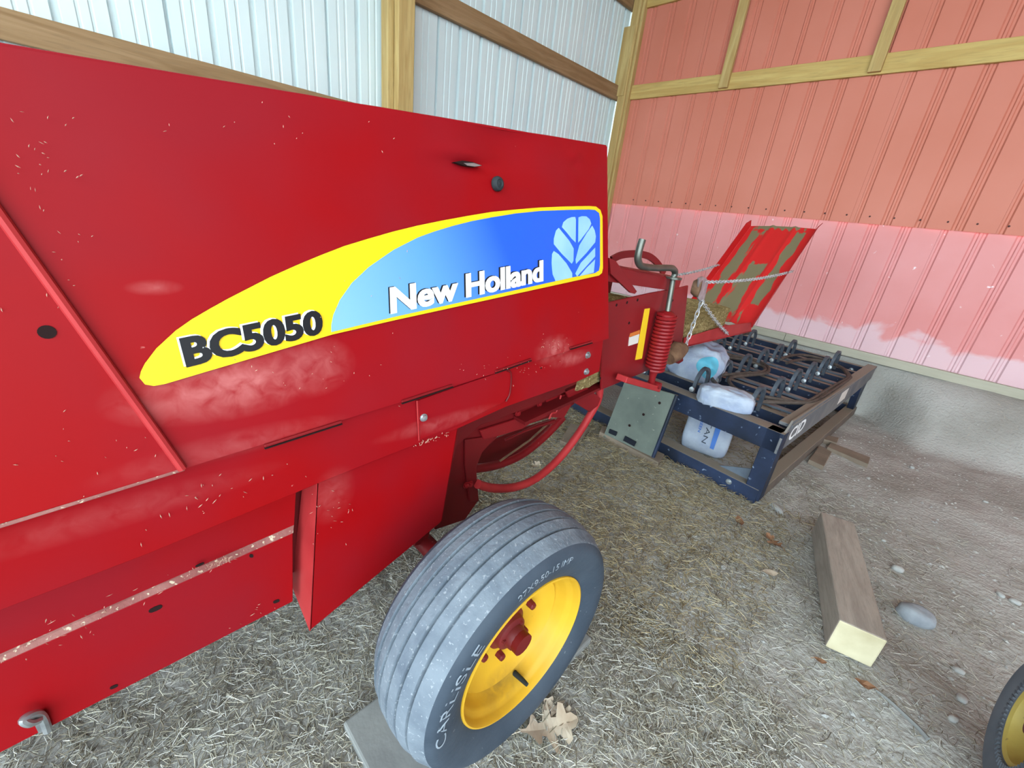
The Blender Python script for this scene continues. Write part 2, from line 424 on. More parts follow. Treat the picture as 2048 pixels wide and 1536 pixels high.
# side shield: one sheet with waves, a dent and a torn crease
pb0 = atS(365, 938); pb1 = atS(1217, 677); pt0 = atS(340, 148); pt1 = atS(1214, 293)
BLp = extend_to_y(pb0, pb1, YL); TLp = extend_to_y(pt0, pt1, YL)
dent_c = atS(1010, 300); tear_c = atS(940, 328); dent2 = atS(1150, 320)
NU, NV = 150, 64
mb = MB(); vs_ = []; fs_ = []
for back in (0, 1):
    for j in range(NV + 1):
        for i in range(NU + 1):
            u = i / NU; v = j / NV
            p = lerp(lerp(BLp, pb1, u), lerp(TLp, pt1, u), v)
            # round the two rear corners
            rr = 0.02; cu = (1 - u) * 1.9; 
            off = 0.0035 * mnoise.noise(Vector((p.y * 2.2, p.z * 2.2, 0))) + 0.0012 * mnoise.noise(Vector((p.y * 7, p.z * 7, 3)))
            d = p - dent_c; off -= 0.010 * math.exp(-((d.y / 0.10) ** 2 + (d.z / 0.055) ** 2))
            d = p - tear_c; cz = d.z + 0.12 * d.y * d.y - 0.06 * d.y
            off -= 0.012 * math.exp(-((d.y / 0.07) ** 2 + (cz / 0.014) ** 2))
            off += 0.006 * math.exp(-((d.y / 0.08) ** 2 + ((cz - 0.022) / 0.012) ** 2))
            d = p - dent2; off += 0.004 * math.exp(-((d.y / 0.02) ** 2 + (d.z / 0.05) ** 2)) * math.sin(d.z * 120)
            if j == 0 or j == NV or i == NU: off *= 0.3
            vs_.append(p + SN * (off - (0.004 if back else 0)))
n1 = (NU + 1) * (NV + 1)
for j in range(NV):
    for i in range(NU):
        a = j * (NU + 1) + i; f = [a, a + 1, a + NU + 2, a + NU + 1]
        fs_.append(f); fs_.append([n1 + k for k in reversed(f)])
ring = [i for i in range(NU + 1)] + [j * (NU + 1) + NU for j in range(1, NV + 1)] + [NV * (NU + 1) + i for i in range(NU - 1, -1, -1)] + [j * (NU + 1) for j in range(NV - 1, 0, -1)]
for k in range(len(ring)):
    a, b = ring[k], ring[(k + 1) % len(ring)]; fs_.append([b, a, n1 + a, n1 + b])
mb.add(vs_, fs_)
shield = mb.build('side_shield', M_red, baler, smooth=True)
def sh_poly(pts, off, th, name, mt, parent, bevel=0.0):
    mb = MB(); mb.prism([atS(u, v, off) for u, v in pts], -SN * th); return mb.build(name, mt, parent, bevel=bevel)
# turned-out rim along the shield's top
mb = MB(); mb.tube([lerp(TLp, pt1, i / 30) + Vector((-0.006, 0, 0.0015 * mnoise.noise(Vector((i * 1.7, 0, 0))))) for i in range(31)], 0.0045, 6); mb.build('top_hem', M_red, baler, smooth=True)
mb = MB(); mb.tube([pb1 - SN * 0.004, pt1 - SN * 0.004], 0.004, 6); mb.build('rear_hem', M_red, baler, smooth=True)
# tear with bare metal
tp = [(908, 324), (925, 321), (945, 324), (965, 331), (950, 334), (930, 331)]
mb = MB(); mb.prism([atS(u, v, 0.003) for u, v in tp], -SN * 0.01); mb.build('tear_gap', M_hole, shield)
tp = [(928, 326), (948, 326), (964, 331), (950, 333), (935, 331)]
mb = MB(); mb.prism([atS(u, v, 0.0045) for u, v in tp], -SN * 0.004); mb.build('torn_edge', M_zinc, shield)
# front shield left of the slanting seam
A = atS(365, 938, 0.006); B = atS(0, 430, 0.006); B2 = A + (B - A) * 1.75
C2 = atS(365, 936, 0.006); D = atS(0, 1047, 0.006); D2 = extend_to_y(C2, D, YL)
mb = MB(); mb.prism([A, B2, Vector((B2.x, YL, B2.z)), D2], -SN * 0.0055)
front = mb.build('front_shield', M_red, baler, bevel=0.0015)
mb = MB(); mb.tube([A + SN * 0.001, B2 + SN * 0.001], 0.0065, 8); mb.build('seam_hem', M_redpink, front, smooth=True)
mb = MB(); mb.lathe([(0.0, 0.0), (0.0, 0.009), (0.0015, 0.009), (0.0015, 0.0)], atS(94, 664, 0.006), SN, 16); mb.build('latch_hole', M_hole, front)
# dusty ledge under the front shield
mb = MB(); a = atX(368, 934, -0.785); b = atX(0, 1047, -0.785); b2 = extend_to_y(a, b, YL); mb.bar(a, b2, 0.016, 0.007); mb.build('ledge_strip', M_ledge, front, bevel=0.002)

# rubber bumper
mb = MB(); mb.lathe([(0, 0.0), (0, 0.017), (0.006, 0.0175), (0.011, 0.015), (0.013, 0.010), (0.011, 0.008), (0.011, 0.004), (0.013, 0.0)], atS(993, 368, 0.002), SN, 28)
mb.build('rubber_bumper', M_rubber, shield, smooth=True)
# decal
yel = [(279, 756), (282, 743), (290, 727), (313, 697), (352, 661), (385, 638), (421, 617), (457, 597), (494, 578), (543, 553), (592, 531), (640, 511), (689, 492), (738, 477), (787, 463), (836, 451), (885, 441), (934, 432),
       (982, 424), (1031, 419), (1080, 415), (1130, 413), (1178, 412), (1192, 413), (1201, 420), (1205, 432), (1206, 536), (1204, 546), (1198, 551), (1153, 561), (970, 601), (787, 641), (665, 669), (543, 705), (421, 741), (330, 768), (308, 772), (290, 769)]
dec = sh_poly(yel, 0.0055, 0.0022, 'decal', M_yellow, shield)
blu = [(663, 664), (663, 650), (667, 630), (680, 600), (704, 566), (738, 534), (787, 500), (836, 475), (872, 462), (909, 451), (945, 442), (982, 435), (1031, 427), (1080, 422), (1130, 420), (1178, 419), (1190, 420), (1198, 426), (1200, 436), (1200, 530), (1198, 541), (1190, 546), (1153, 553), (982, 591), (787, 634)]
sh_poly(blu, 0.0065, 0.0012, 'blue_field', M_blue, dec)
zf = lambda x, y: (x * 0.48828 + 250, y * 0.48828 + 380)
leaves = [[(1790, 152), (1796, 132), (1812, 118), (1830, 111), (1844, 110), (1847, 122), (1846, 215), (1830, 200), (1808, 172)],
          [(1858, 112), (1872, 107), (1890, 108), (1904, 120), (1910, 138), (1900, 160), (1866, 205), (1857, 215)],
          [(1777, 155), (1766, 166), (1757, 200), (1757, 222), (1790, 262), (1830, 302), (1837, 290), (1838, 240), (1820, 208)],
          [(1914, 146), (1924, 165), (1929, 190), (1926, 214), (1890, 258), (1848, 302), (1846, 285), (1862, 226), (1890, 180)],
          [(1750, 262), (1757, 250), (1775, 262), (1808, 300), (1832, 340), (1832, 358), (1764, 373), (1752, 345), (1748, 300)],
          [(1926, 236), (1926, 272), (1890, 312), (1852, 354), (1845, 342), (1868, 298)],
          [(1926, 284), (1920, 338), (1862, 353), (1892, 318)]]
for lf in leaves: sh_poly([zf(*p) for p in lf], 0.0072, 0.001, 'leaf_blade', M_leaf, dec)
def decal_text(txt, quad_px, off, name, mt, bold, shear=0.0, dx=0, dy=0):
    mb = MB()
    for k, sh_ in enumerate((-0.8, 0.0, 0.8)):
        text_quad(mb, txt, [atS(u + dx + sh_, v + dy - sh_ * 0.2, off + 0.00012 * k) for u, v in quad_px], bold, shear)
    return mb.build(name, mt, dec)
NH = [(782, 629), (1086, 563), (1086, 520), (780, 575)]
decal_text('New Holland', NH, 0.0070, 'lettering_shadow', M_black, 0.035, 0, -3, -1)
decal_text('New Holland', NH, 0.0076, 'maker_lettering', M_lwhite, 0.03)
BC = [(374, 736), (647, 667), (642, 618), (358, 676)]
decal_text('BC5050', BC, 0.0068, 'lettering_outline', M_lwhite, 0.045, 0, -5, -2)
decal_text('BC5050', BC, 0.0076, 'model_lettering', M_black, 0.04)

# lower rail with latch plate and bolts
XR = -0.800
def xpoly(pts, X, th, name, mt, parent, bevel=0.0, more=()):
    mb = MB(); mb.prism([atX(u, v, X) for u, v in pts] + list(more), (-th, 0, 0)); return mb.build(name, mt, parent, bevel=bevel)
r_top = [atX(1207, 679, XR), atX(990, 741, XR), atX(802, 800, XR), atX(365, 930, XR)]
r_top.append(extend_to_y(r_top[-1], atX(0, 1043, XR), YL))
r_bot = [atX(0, 1222, XR), atX(300, 1107, XR), atX(590, 987, XR), atX(635, 968, XR), atX(780, 910, XR), atX(917, 857, XR), atX(1012, 814, XR), atX(1158, 762, XR), atX(1199, 743, XR)]
r_bot.insert(0, extend_to_y(r_bot[1], r_bot[0], YL))
mb = MB(); mb.prism(r_top + r_bot, (-0.012, 0, 0)); rail = mb.build('lower_rail', M_red, baler, bevel=0.002)
lp = xpoly([(835, 802), (905, 777), (990, 748), (1021, 738), (1022, 760), (1018, 790), (1008, 804), (917, 850), (840, 880)], XR + 0.006, 0.006, 'latch_plate', M_red, rail, 0.0015)
mb = MB(); mb.tube(smooth_path([atX(u, v, XR + 0.007) for u, v in ((1014, 741), (1022, 748), (1020, 785), (1012, 803))], 4), 0.0028, 6); mb.build('plate_lip', M_dred, lp, smooth=True)
mb = MB(); mb.tube([atX(834, 801, XR + 0.006), atX(838, 881, XR + 0.006)], 0.0022, 6); mb.build('plate_edge', M_redpink, lp, smooth=True)
def bolt(p, ax, r, parent, mt=None, name='bolt'):
    mb = MB(); p = Vector(p)
    mb.lathe([(0, 0), (0, r * 1.45), (r * 0.22, r * 1.42), (r * 0.24, r), (r * 0.95, r * 0.95), (r, r * 0.8), (r, 0)], p, ax, 12)
    return mb.build(name, mt or M_zinc, parent, smooth=True)
bolt(atX(847, 835, XR + 0.006), (1, 0, 0), 0.0075, lp)
bolt(atX(1175, 710, XR), (1, 0, 0), 0.009, rail); bolt(atX(1172, 743, XR), (1, 0, 0), 0.009, rail)
mb = MB(); mb.lathe([(0, 0), (0, 0.003), (0.001, 0.003), (0.001, 0)], atX(1082, 736, XR), (1, 0, 0), 8); mb.build('rail_hole', M_hole, rail)
for (a, b) in (((528, 892), (683, 843)), ((803, 803), (905, 770)), ((990, 743), (1062, 718)), ((1140, 696), (1184, 683))):
    pa_, pb_ = atS(*a, 0.003), atS(*b, 0.003)
    mb = MB(); mb.bar(pa_, pb_, 0.006, 0.006); mb.build('hinge_slot', M_red2, shield, bevel=0.0015)
    mb = MB(); mb.bar(pa_ + Vector((0.002, 0, -0.0045)), pb_ + Vector((0.002, 0, -0.0045)), 0.005, 0.002); mb.build('slot_gap', M_hole, shield)

# skirts below the front half
XS = -0.895
s_top = [atX(592, 975, XS), extend_to_y(atX(592, 975, XS), atX(0, 1205, XS), YL)]
s_bot = [extend_to_y(atX(588, 1050, XS), atX(0, 1308, XS), YL), atX(588, 1050, XS)]
mb = MB(); mb.prism(s_top + s_bot, (-0.006, 0, 0)); mb.build('upper_skirt', M_red, baler)
XS2 = XS + 0.010
l0, l1 = atX(586, 1066, XS2), atX(0, 1326, XS2); l1e = extend_to_y(l0, l1, YL)
b0, b1 = atX(586, 1203, XS2), atX(0, 1506, XS2); b1e = extend_to_y(b0, b1, YL)
mb = MB(); mb.prism([l0, l1e, b1e, b0], (-0.006, 0, 0)); sk = mb.build('lower_skirt', M_red, baler, bevel=0.002)
mb = MB(); mb.prism([l0, l1e, s_bot[0], s_bot[1]], (-0.004, 0, 0.002)); mb.build('skirt_ledge', M_ledge, sk)
for (cu, cv, w, h, ang) in ((311, 1218, 15, 4.5, -24), (503, 1112, 4, 3.5, 0), (228, 1374, 9, 3, -24), (553, 1203, 7, 3, -22), (400, 1130, 10, 2, -24)):
    c_, s_ = math.cos(math.radians(ang)), math.sin(math.radians(ang)); pts = []
    for k in range(12):
        t = 2 * math.pi * k / 12; ex = math.copysign(abs(math.cos(t)) ** 0.6, math.cos(t)) * w; ey = math.sin(t) * h
        pts.append((cu + ex * c_ - ey * s_, cv + ex * s_ + ey * c_))
    xpoly(pts, XS2 + 0.0012, 0.002, 'slot', M_hole, sk)
# spring clip at the bottom left
mb = MB(); c0 = atX(75, 1450, XS2 + 0.004)
mb.tube(smooth_path([atX(96, 1462, XS2 + 0.006), atX(84, 1432, XS2 + 0.012), atX(66, 1428, XS2 + 0.022), atX(46, 1440, XS2 + 0.03), atX(60, 1447, XS2 + 0.03), atX(78, 1440, XS2 + 0.02)], 5), 0.0065, 8)
mb.prism([atX(u, v, XS2 + 0.008) for u, v in ((62, 1436), (86, 1424), (101, 1456), (78, 1468))], (-0.006, 0, 0)); mb.build('spring_clip', M_zinc, sk, smooth=True)

# box shield in front of the wheel
XB = -0.83
bxf = [(634, 950), (920, 838), (885, 1040), (880, 1046), (619, 1262)]
mb = MB(); P = [atX(u, v, XB) for u, v in bxf]; mb.prism(P, (-0.005, 0, 0)); bxs = mb.build('box_shield', M_red, baler, bevel=0.002)
Pt, Pb = P[0], P[4]
mb = MB(); ret_t = Pt + Vector((-0.07, 0, 0.0)); ret_b = atY(583, 1170, Pb.y); mb.prism([Pt, ret_t, ret_b, Pb], (0, 0.004, 0)); mb.build('box_return', M_redpink, bxs)
mb = MB(); mb.prism([P[1], P[2], P[2] + Vector((-0.10, 0, 0.02)), P[1] + Vector((-0.10, 0, 0))], (0, -0.004, 0)); mb.build('box_rear_flange', M_dred, bxs)

# closed body behind the shields
mb = MB(); mb.prism([(-0.93, YL, 0.42), (-0.93, 0.30, 0.45), (-0.93, 1.15, 0.95), (-0.93, 1.15, 1.50), (-0.93, YL, 1.40)], (-0.75, 0, 0)); mb.build('inner_body', M_dred, baler, bevel=0.01)

# axle plate, frame and guards behind the wheel
xpoly([(780, 880), (1170, 735), (1160, 772), (1060, 815), (960, 850), (900, 905), (780, 950)], -0.885, 0.01, 'under_frame', M_dred, baler, 0.002)
XA = -0.92
axp = xpoly([(914, 860), (985, 838), (1060, 812), (1150, 775), (1156, 802), (1125, 828), (1060, 848), (1000, 868), (985, 885), (960, 905), (952, 935), (955, 975), (958, 1000), (930, 1040), (870, 1060), (880, 1000)], XA, 0.012, 'axle_plate', M_dred, baler, 0.003)
xpoly([(960, 862), (1060, 830), (1150, 778), (1153, 800), (1112, 826), (1060, 848), (1045, 858), (1000, 872), (968, 880)], XA + 0.014, 0.012, 'frame_web', M_red2, axp, 0.003)
xpoly([(930, 880), (985, 872), (988, 880), (965, 905), (953, 935), (956, 975), (958, 1003), (940, 1004), (930, 930)], XA + 0.010, 0.01, 'axle_gusset', M_dred, axp, 0.003)
for (u, v) in ((1035, 826), (1078, 807), (940, 968), (932, 970)): bolt(atX(u, v, XA + 0.014), (1, 0, 0), 0.009, axp, M_red2, 'frame_bolt')
mb = MB(); mb.tube(smooth_path([atX(u, v, XA + 0.02) for u, v in ((955, 968), (985, 976), (1030, 974), (1075, 955), (1120, 915), (1155, 870), (1180, 830), (1196, 800), (1200, 775))], 5), 0.0165, 10); mb.build('guard_pipe', M_redpink, baler, smooth=True)
xpoly([(1128, 778), (1160, 764), (1202, 797), (1196, 812), (1180, 824), (1140, 800)], XA + 0.035, 0.012, 'pipe_bracket', M_red2, baler, 0.002)
xpoly([(1092, 800), (1118, 786), (1140, 800), (1142, 812), (1128, 836), (1100, 835)], XA + 0.006, 0.010, 'twine_bracket', M_red2, baler, 0.002)
mb = MB(); mb.tube(smooth_path([atX(u, v, XA + 0.02) for u, v in ((1122, 790), (1118, 806), (1112, 824), (1104, 826), (1098, 838))], 5), 0.004, 6); mb.build('bracket_edge', M_redpink, baler, smooth=True)
mb = MB()
mb.tube(smooth_path([atX(u, v, -1.25) for u, v in ((935, 938), (960, 936), (1000, 928), (1045, 908), (1090, 872), (1125, 835))], 5), 0.022, 10); mb.build('pickup_hoop', M_red2, baler, smooth=True)
mb = MB(); mb.tube([atX(u, v, -1.22) for u, v in ((1102, 842), (1060, 880), (1020, 908), (1000, 922))], 0.006, 6); mb.build('hoop_rod', M_rust, baler, smooth=True)
mb = MB(); mb.tube([atX(u, v, -1.20) for u, v in ((1108, 842), (1075, 852), (1050, 862), (1010, 880))], [0.012, 0.010, 0.006, 0.006], 8); mb.build('grease_rod', M_red2, baler, smooth=True)
xpoly([(960, 905), (985, 880), (1050, 855), (1105, 838), (1100, 860), (1050, 900), (1000, 925), (955, 933)], -1.35, 0.01, 'hoop_web', M_dred, baler, 0.002)
mb = MB(); mb.tube([(-0.93, 0.624, H - 1.012), (-0.44, 0.624, H - 1.012)], 0.03, 14); mb.build('axle_spindle', M_dred, baler, smooth=True)
mb = MB(); mb.bar((-0.93, 0.60, H - 1.0), (-0.93, 0.72, H - 0.60), 0.05, 0.10, (1, 0, 0)); mb.build('axle_strut', M_dred, baler, bevel=0.004)

# ------------------------------------------------------------------ the baler's wheel
M_tread = mat('dusty_tread', srgb(112, 122, 132), srgb(88, 98, 110), 14.0, rough=0.85, fleck=srgb(134, 142, 149), fscale=130, fcut=0.63, bump=0.3, bscale=70, spec=0.3)
M_side = mat('tyre_sidewall', srgb(52, 62, 74), srgb(66, 76, 88), 7.0, rough=0.6, fleck=srgb(120, 128, 134), fscale=70, fcut=0.72, bump=0.1, bscale=60)
M_tletter = mat('worn_raised_lettering', srgb(136, 146, 156), srgb(118, 130, 142), 20, rough=0.7)
M_rimy = mat('wheel_yellow_paint', srgb(206, 162, 44), srgb(190, 146, 36), 5.0, rough=0.42, spots=[(rel(Vector((-0.50, 0.60, H - 1.19))), (0.09, 0.13, 0.045), 0.9)], spotcol=srgb(110, 88, 50), fleck=srgb(150, 120, 60), fscale=60, fcut=0.76)
M_hub = mat('hub_red_paint', srgb(112, 34, 34), srgb(92, 28, 30), 14, rough=0.5)
WC = Vector((-0.526, 0.624, H - 1.012)); AX = Vector((1, -0.015, 0)).normalized()
def tyre_profile(R, w, rb, xb, grooves, gd=0.009, gw=0.003):
    tr = lambda x: R - 0.023 * (abs(x) / (w * 0.80)) ** 2.4
    pr = [(xb - 0.006, rb - 0.004), (xb, rb), (xb + 0.006, rb + 0.010), (w * 0.94, rb + 0.030), (w * 0.99, rb + 0.055), (w, rb + 0.075), (w * 0.965, R - 0.040), (w * 0.88, R - 0.028), (w * 0.81, tr(w * 0.80) + 0.000)]
    ns = len(pr); xs_ = []
    x = w * 0.78
    pts = [(x, tr(x))]
    for g in sorted(grooves, reverse=True):
        pts += [(g + gw * 1.6, tr(g)), (g + gw * 0.7, tr(g) - gd), (g - gw * 0.7, tr(g) - gd), (g - gw * 1.6, tr(g))]
    pts.append((-x, tr(x)))
    full = pr + pts + [(-a, r) for a, r in reversed(pr)]
    mi = []
    for i in range(len(full) - 1): mi.append(1 if ns - 2 <= i < ns + len(pts) else 0)
    return full, mi
pr, mi = tyre_profile(0.335, 0.122, 0.2075, 0.100, (-0.068, -0.034, 0.0, 0.034, 0.068))
mb = MB(); mb.lathe(pr, WC, AX, 112, mi); tyre = mb.build('tire', [M_side, M_tread], baler, smooth=True)
WA = (Vector((0, 1, 0)) - AX * AX.y).normalized(); WB = AX.cross(WA)
def side_x(r):
    return float(np.interp(r, [0.2075, 0.2375, 0.2625, 0.2825, 0.295, 0.307], [0.106, 0.1147, 0.1208, 0.122, 0.1177, 0.1074]))
def wrap_text(txt, a0, a1, r0, h, name, mt, bold=0.02, raise_=0.0012):
    uv, fs_, _ = text_mesh(txt, bold); mb = MB(); vs2 = []
    for u, v in uv:
        a = math.radians(a0 + (a1 - a0) * u); r = r0 + h * v
        vs2.append(WC + AX * (side_x(r) + raise_) + (WA * math.cos(a) + WB * math.sin(a)) * r)
    mb.add(vs2, fs_); return mb.build(name, mt, tyre)
wrap_text('CARLISLE', 187, 133, 0.262, 0.026, 'tire_lettering', M_tletter, -0.0)
wrap_text('27X9.50-15 IMP', 110, 72, 0.268, 0.018, 'size_lettering', M_tletter, 0.0)
rim_pr = [(0.090, 0.2085), (0.098, 0.2100), (0.104, 0.2080), (0.105, 0.2035), (0.100, 0.2000), (0.088, 0.1975), (0.082, 0.1950), (0.076, 0.1880), (0.068, 0.1840), (0.052, 0.1800), (0.040, 0.1740), (0.034, 0.1690), (0.044, 0.1670), (0.046, 0.1640),
          (0.038, 0.1560), (0.026, 0.1400), (0.020, 0.1200), (0.018, 0.1000), (0.020, 0.0700), (0.020, 0.0)]
mb = MB(); mb.lathe(rim_pr, WC, AX, 96)
mb.lathe([(-0.09, 0.2085), (-0.10, 0.2), (-0.06, 0.193), (-0.05, 0.178), (-0.02, 0.174)], WC, AX, 64)
rim = mb.build('rim', M_rimy, baler, smooth=True)
mb = MB(); mb.lathe([(0.015, 0.0), (0.015, 0.062), (0.024, 0.060), (0.030, 0.050), (0.044, 0.046), (0.048, 0.040), (0.050, 0.033), (0.066, 0.031), (0.071, 0.026), (0.071, 0.019), (0.068, 0.017), (0.068, 0.0)], WC, AX, 40)
hub = mb.build('hub', M_hub, baler, smooth=True)
for k in range(6):
    a = math.radians(20 + 60 * k); p = WC + (WA * math.cos(a) + WB * math.sin(a)) * 0.088
    mb = MB(); mb.lathe([(0.012, 0.0), (0.012, 0.0125), (0.036, 0.0115), (0.040, 0.009), (0.040, 0.0)], p, AX, 6); mb.build('lug_nut', M_hub, rim, bevel=0.001)
for k in range(3):
    a = math.radians(50 + 120 * k); p = WC + (WA * math.cos(a) + WB * math.sin(a)) * 0.036
    mb = MB(); mb.lathe([(0.040, 0.0), (0.040, 0.007), (0.054, 0.006), (0.054, 0.0)], p, AX, 6); mb.build('cap_screw', M_hub, hub)
a = math.radians(-80); p = WC + AX * 0.05 + (WA * math.cos(a) + WB * math.sin(a)) * 0.180
mb = MB(); mb.tube([p + AX * 0.0 , p + AX * 0.03 - (WA * math.cos(a) + WB * math.sin(a)) * 0.010, p + AX * 0.050 - (WA * math.cos(a) + WB * math.sin(a)) * 0.014], [0.008, 0.007, 0.0055], 10); mb.build('valve_stem', M_rubber, rim, smooth=True)

# ------------------------------------------------------------------ bale case, tension spring and chute at the rear
XC = -0.85; XF = -1.31                        # near and far side of the bale case
case = xpoly([(1205, 607), (1221, 604), (1302, 586), (1352, 577), (1377, 571), (1372, 620), (1364, 692), (1333, 727), (1295, 742), (1213, 776), (1203, 780)], XC, 0.010, 'bale_case', M_red2, baler, 0.003)
zt = atX(1302, 586, XC).z; zb = atX(1295, 742, XC).z
mb = MB(); mb.prism([(XF, 1.0, zt - 0.05), (XF, 2.1, zt + 0.06), (XF, 2.1, zb + 0.02), (XF, 1.0, zb - 0.06)], (-0.01, 0, 0)); mb.build('far_case_side', M_dred, baler)
mb = MB(); mb.prism([(XC - 0.01, 1.0, zb - 0.05), (XC - 0.01, 2.1, zb + 0.045), (XF, 2.1, zb + 0.045), (XF, 1.0, zb - 0.05)], (0, 0, -0.012)); mb.build('case_floor', M_dred, baler)
for (u, v) in ((1233, 610), (1254, 605), (1275, 600), (1258, 646), (1200, 757), (1347, 683), (1345, 601)):
    mb = MB(); mb.lathe([(0, 0), (0, 0.006), (0.001, 0.006), (0.001, 0)], atX(u, v, XC), (1, 0, 0), 8); mb.build('case_hole', M_hole, case)
xpoly([(1290, 618), (1300, 616.5), (1284, 717), (1271, 720)], XC + 0.002, 0.002, 'yellow_label', M_lblyel, case)
xpoly([(1259, 674), (1279, 668), (1276, 686), (1257, 692)], XC + 0.002, 0.002, 'white_label', M_lblwhite, case)
xpoly([(1261, 667), (1280, 660), (1279, 668), (1259, 675)], XC + 0.002, 0.002, 'orange_label', M_lblorange, case)
# tension rail: open square tube along the top
ta, tb = atX(1215, 547, XC - 0.01), atX(1356, 571, XC - 0.01)
mb = MB(); dirv = (tb - ta).normalized()
for (dx, dz, w, h) in ((0, 0.024, 0.056, 0.006), (0, -0.024, 0.056, 0.006), (0.025, 0, 0.006, 0.05), (-0.025, 0, 0.006, 0.05)):
    mb.bar(ta + Vector((dx - 0.02, 0, dz)), tb + Vector((dx - 0.02, 0, dz)), w, h)
mb.build('tension_rail', M_red2, baler, bevel=0.002)
mb = MB(); mb.bar(ta + Vector((-0.40, 0, 0.0)), tb + Vector((-0.40, 0, 0.0)), 0.056, 0.056); mb.build('tension_rail', M_red2, baler, bevel=0.003)
mb = MB(); c_ = lerp(ta, tb, 0.86); mb.bar(c_ + Vector((-0.02, 0, 0.01)), c_ + Vector((-0.42, 0, 0.01)), 0.06, 0.05); mb.build('cross_tube', M_red2, baler, bevel=0.003)
xpoly([(1219, 516), (1232, 522), (1274, 583), (1270, 588), (1262, 586), (1222, 548)], XC + 0.012, 0.010, 'strap', M_red2, baler, 0.001)
# arched flat bar at the far side
arch = [(1222, 520), (1240, 511), (1258, 508), (1280, 508), (1300, 514), (1316, 528), (1328, 548)]
pts = smooth_path([atX(u, v, -1.22) for u, v in arch], 5); mb = MB(); n = len(pts); vs_ = []; fs_ = []
for i, p in enumerate(pts):
    t = (pts[min(i + 1, n - 1)] - pts[max(i - 1, 0)]).normalized(); nn = Vector((1, 0, 0)).cross(t).normalized() * 0.018
    vs_ += [p - nn + Vector((0.006, 0, 0)), p + nn + Vector((0.006, 0, 0)), p + nn - Vector((0.006, 0, 0)), p - nn - Vector((0.006, 0, 0))]
    if i:
        a = 4 * (i - 1)
        for k in range(4): fs_.append([a + k, a + (k + 1) % 4, a + 4 + (k + 1) % 4, a + 4 + k])
mb.add(vs_, fs_); mb.build('arched_bar', M_red2, baler, smooth=True)
# spring
XP = -0.80
s0, s1 = atX(1335, 628, XP), atX(1309, 738, XP); ax = (s1 - s0); L_ = ax.length; ax.normalize()
e1 = ax.cross(Vector((1, 0, 0))).normalized(); e2 = ax.cross(e1)
TURN = 16; r_ = 0.039; pts = []
for i in range(TURN * 14 + 1):
    t = i / 14 * 2 * math.pi; pts.append(s0 + ax * (L_ * i / (TURN * 14)) + (e1 * math.cos(t) + e2 * math.sin(t)) * r_)
mb = MB(); mb.tube(pts, 0.0078, 7); mb.build('tension_spring', M_red2, baler, smooth=True)
mb = MB(); mb.lathe([(-0.012, 0.0), (-0.012, 0.018), (0.0, 0.036), (0.02, 0.036), (0.02, 0.0)], s0, ax, 20); mb.build('spring_cap', M_red2, baler, smooth=True)
mb = MB(); mb.tube([atX(1347, 553, XP - 0.03), s0 + ax * 0.02], 0.012, 10); mb.build('spring_rod', M_crank, baler, smooth=True)
ck = [(1347, 556), (1350, 546), (1348, 540), (1341, 536), (1313, 536), (1290, 534), (1281, 531), (1277, 524), (1276, 513), (1280, 495), (1285, 479)]
mb = MB(); mb.tube(smooth_path([atX(u, v, XP - 0.03) for u, v in ck], 5), 0.0135, 10)
mb.lathe([(-0.008, 0.012), (-0.008, 0.034), (0.0, 0.034), (0.0, 0.012)], atX(1348, 554, XP - 0.03), (0, 0, 1), 16); mb.build('crank_handle', M_crank, baler, smooth=True)
# lower spring arm and clevis
mb = MB(); mb.bar(atX(1243, 756, XP), atX(1312, 776, XP), 0.05, 0.026); mb.build('spring_arm', M_redpink, baler, bevel=0.003)
mb = MB(); mb.tube([s1, atX(1305, 752, XP), atX(1302, 770, XP)], [0.022, 0.016, 0.014], 10)
mb.lathe([(-0.03, 0.0), (-0.03, 0.016), (0.03, 0.016), (0.03, 0.0)], atX(1309, 768, XP), (1, 0, 0), 14); mb.build('clevis', M_red2, baler, smooth=True)
# bright steel bracket with chains
brp = xpoly([(1398, 556), (1406, 553), (1414, 557), (1417, 566), (1408, 604), (1400, 603), (1396, 596)], XC + 0.03, 0.008, 'chain_bracket', M_zinc, baler, 0.002)
mb = MB(); mb.lathe([(-0.02, 0), (-0.02, 0.03), (0.0, 0.045), (0.02, 0.045), (0.024, 0.0)], atX(1393, 575, XC + 0.005), (1, 0.3, 0), 18); mb.build('rod_boss', M_rust, baler, smooth=True)
mb = MB(); mb.tube([atX(1336, 717, XC + 0.02), atX(1352, 702, XC + 0.02), atX(1366, 697, XC + 0.02)], [0.035, 0.05, 0.03], 12); mb.build('eccentric_casting', M_rust, baler, smooth=True)
xpoly([(1333, 716), (1366, 704), (1367, 722), (1358, 728), (1336, 722)], XC - 0.005, 0.03, 'casting_base', M_dred, baler, 0.003)
# bale chute: two low rails, a floor and the raised flap
rA = [(1370, 676), (1449, 652), (1503, 645), (1503, 663), (1440, 677), (1368, 695)]
nr = xpoly(rA, XC, 0.008, 'chute_rail', M_redpink, baler, 0.002)
RP = [atX(u, v, XC) for u, v in rA]
mb = MB(); mb.prism([p + Vector((XF - XC, 0, 0)) for p in RP], (0.008, 0, 0)); mb.build('chute_rail', M_red2, baler)
mb = MB(); mb.prism([RP[5], RP[3], RP[3] + Vector((XF - XC, 0, 0)), RP[5] + Vector((XF - XC, 0, 0))], (0, 0, 0.006)); mb.build('chute_floor', M_brightred, baler)
hb0 = atX(1503, 655, XC); ht0 = atX(1632, 458, XC); WV = Vector((XF - XC, 0, 0))
ht1 = atX(1502, 452, XF); 
M_flap = bpy.data.materials.new('worn_flap_paint'); M_flap.use_nodes = True
nt = M_flap.node_tree; N = nt.nodes; Lk = nt.links; bs = N['Principled BSDF']; bs.inputs['Roughness'].default_value = 0.5
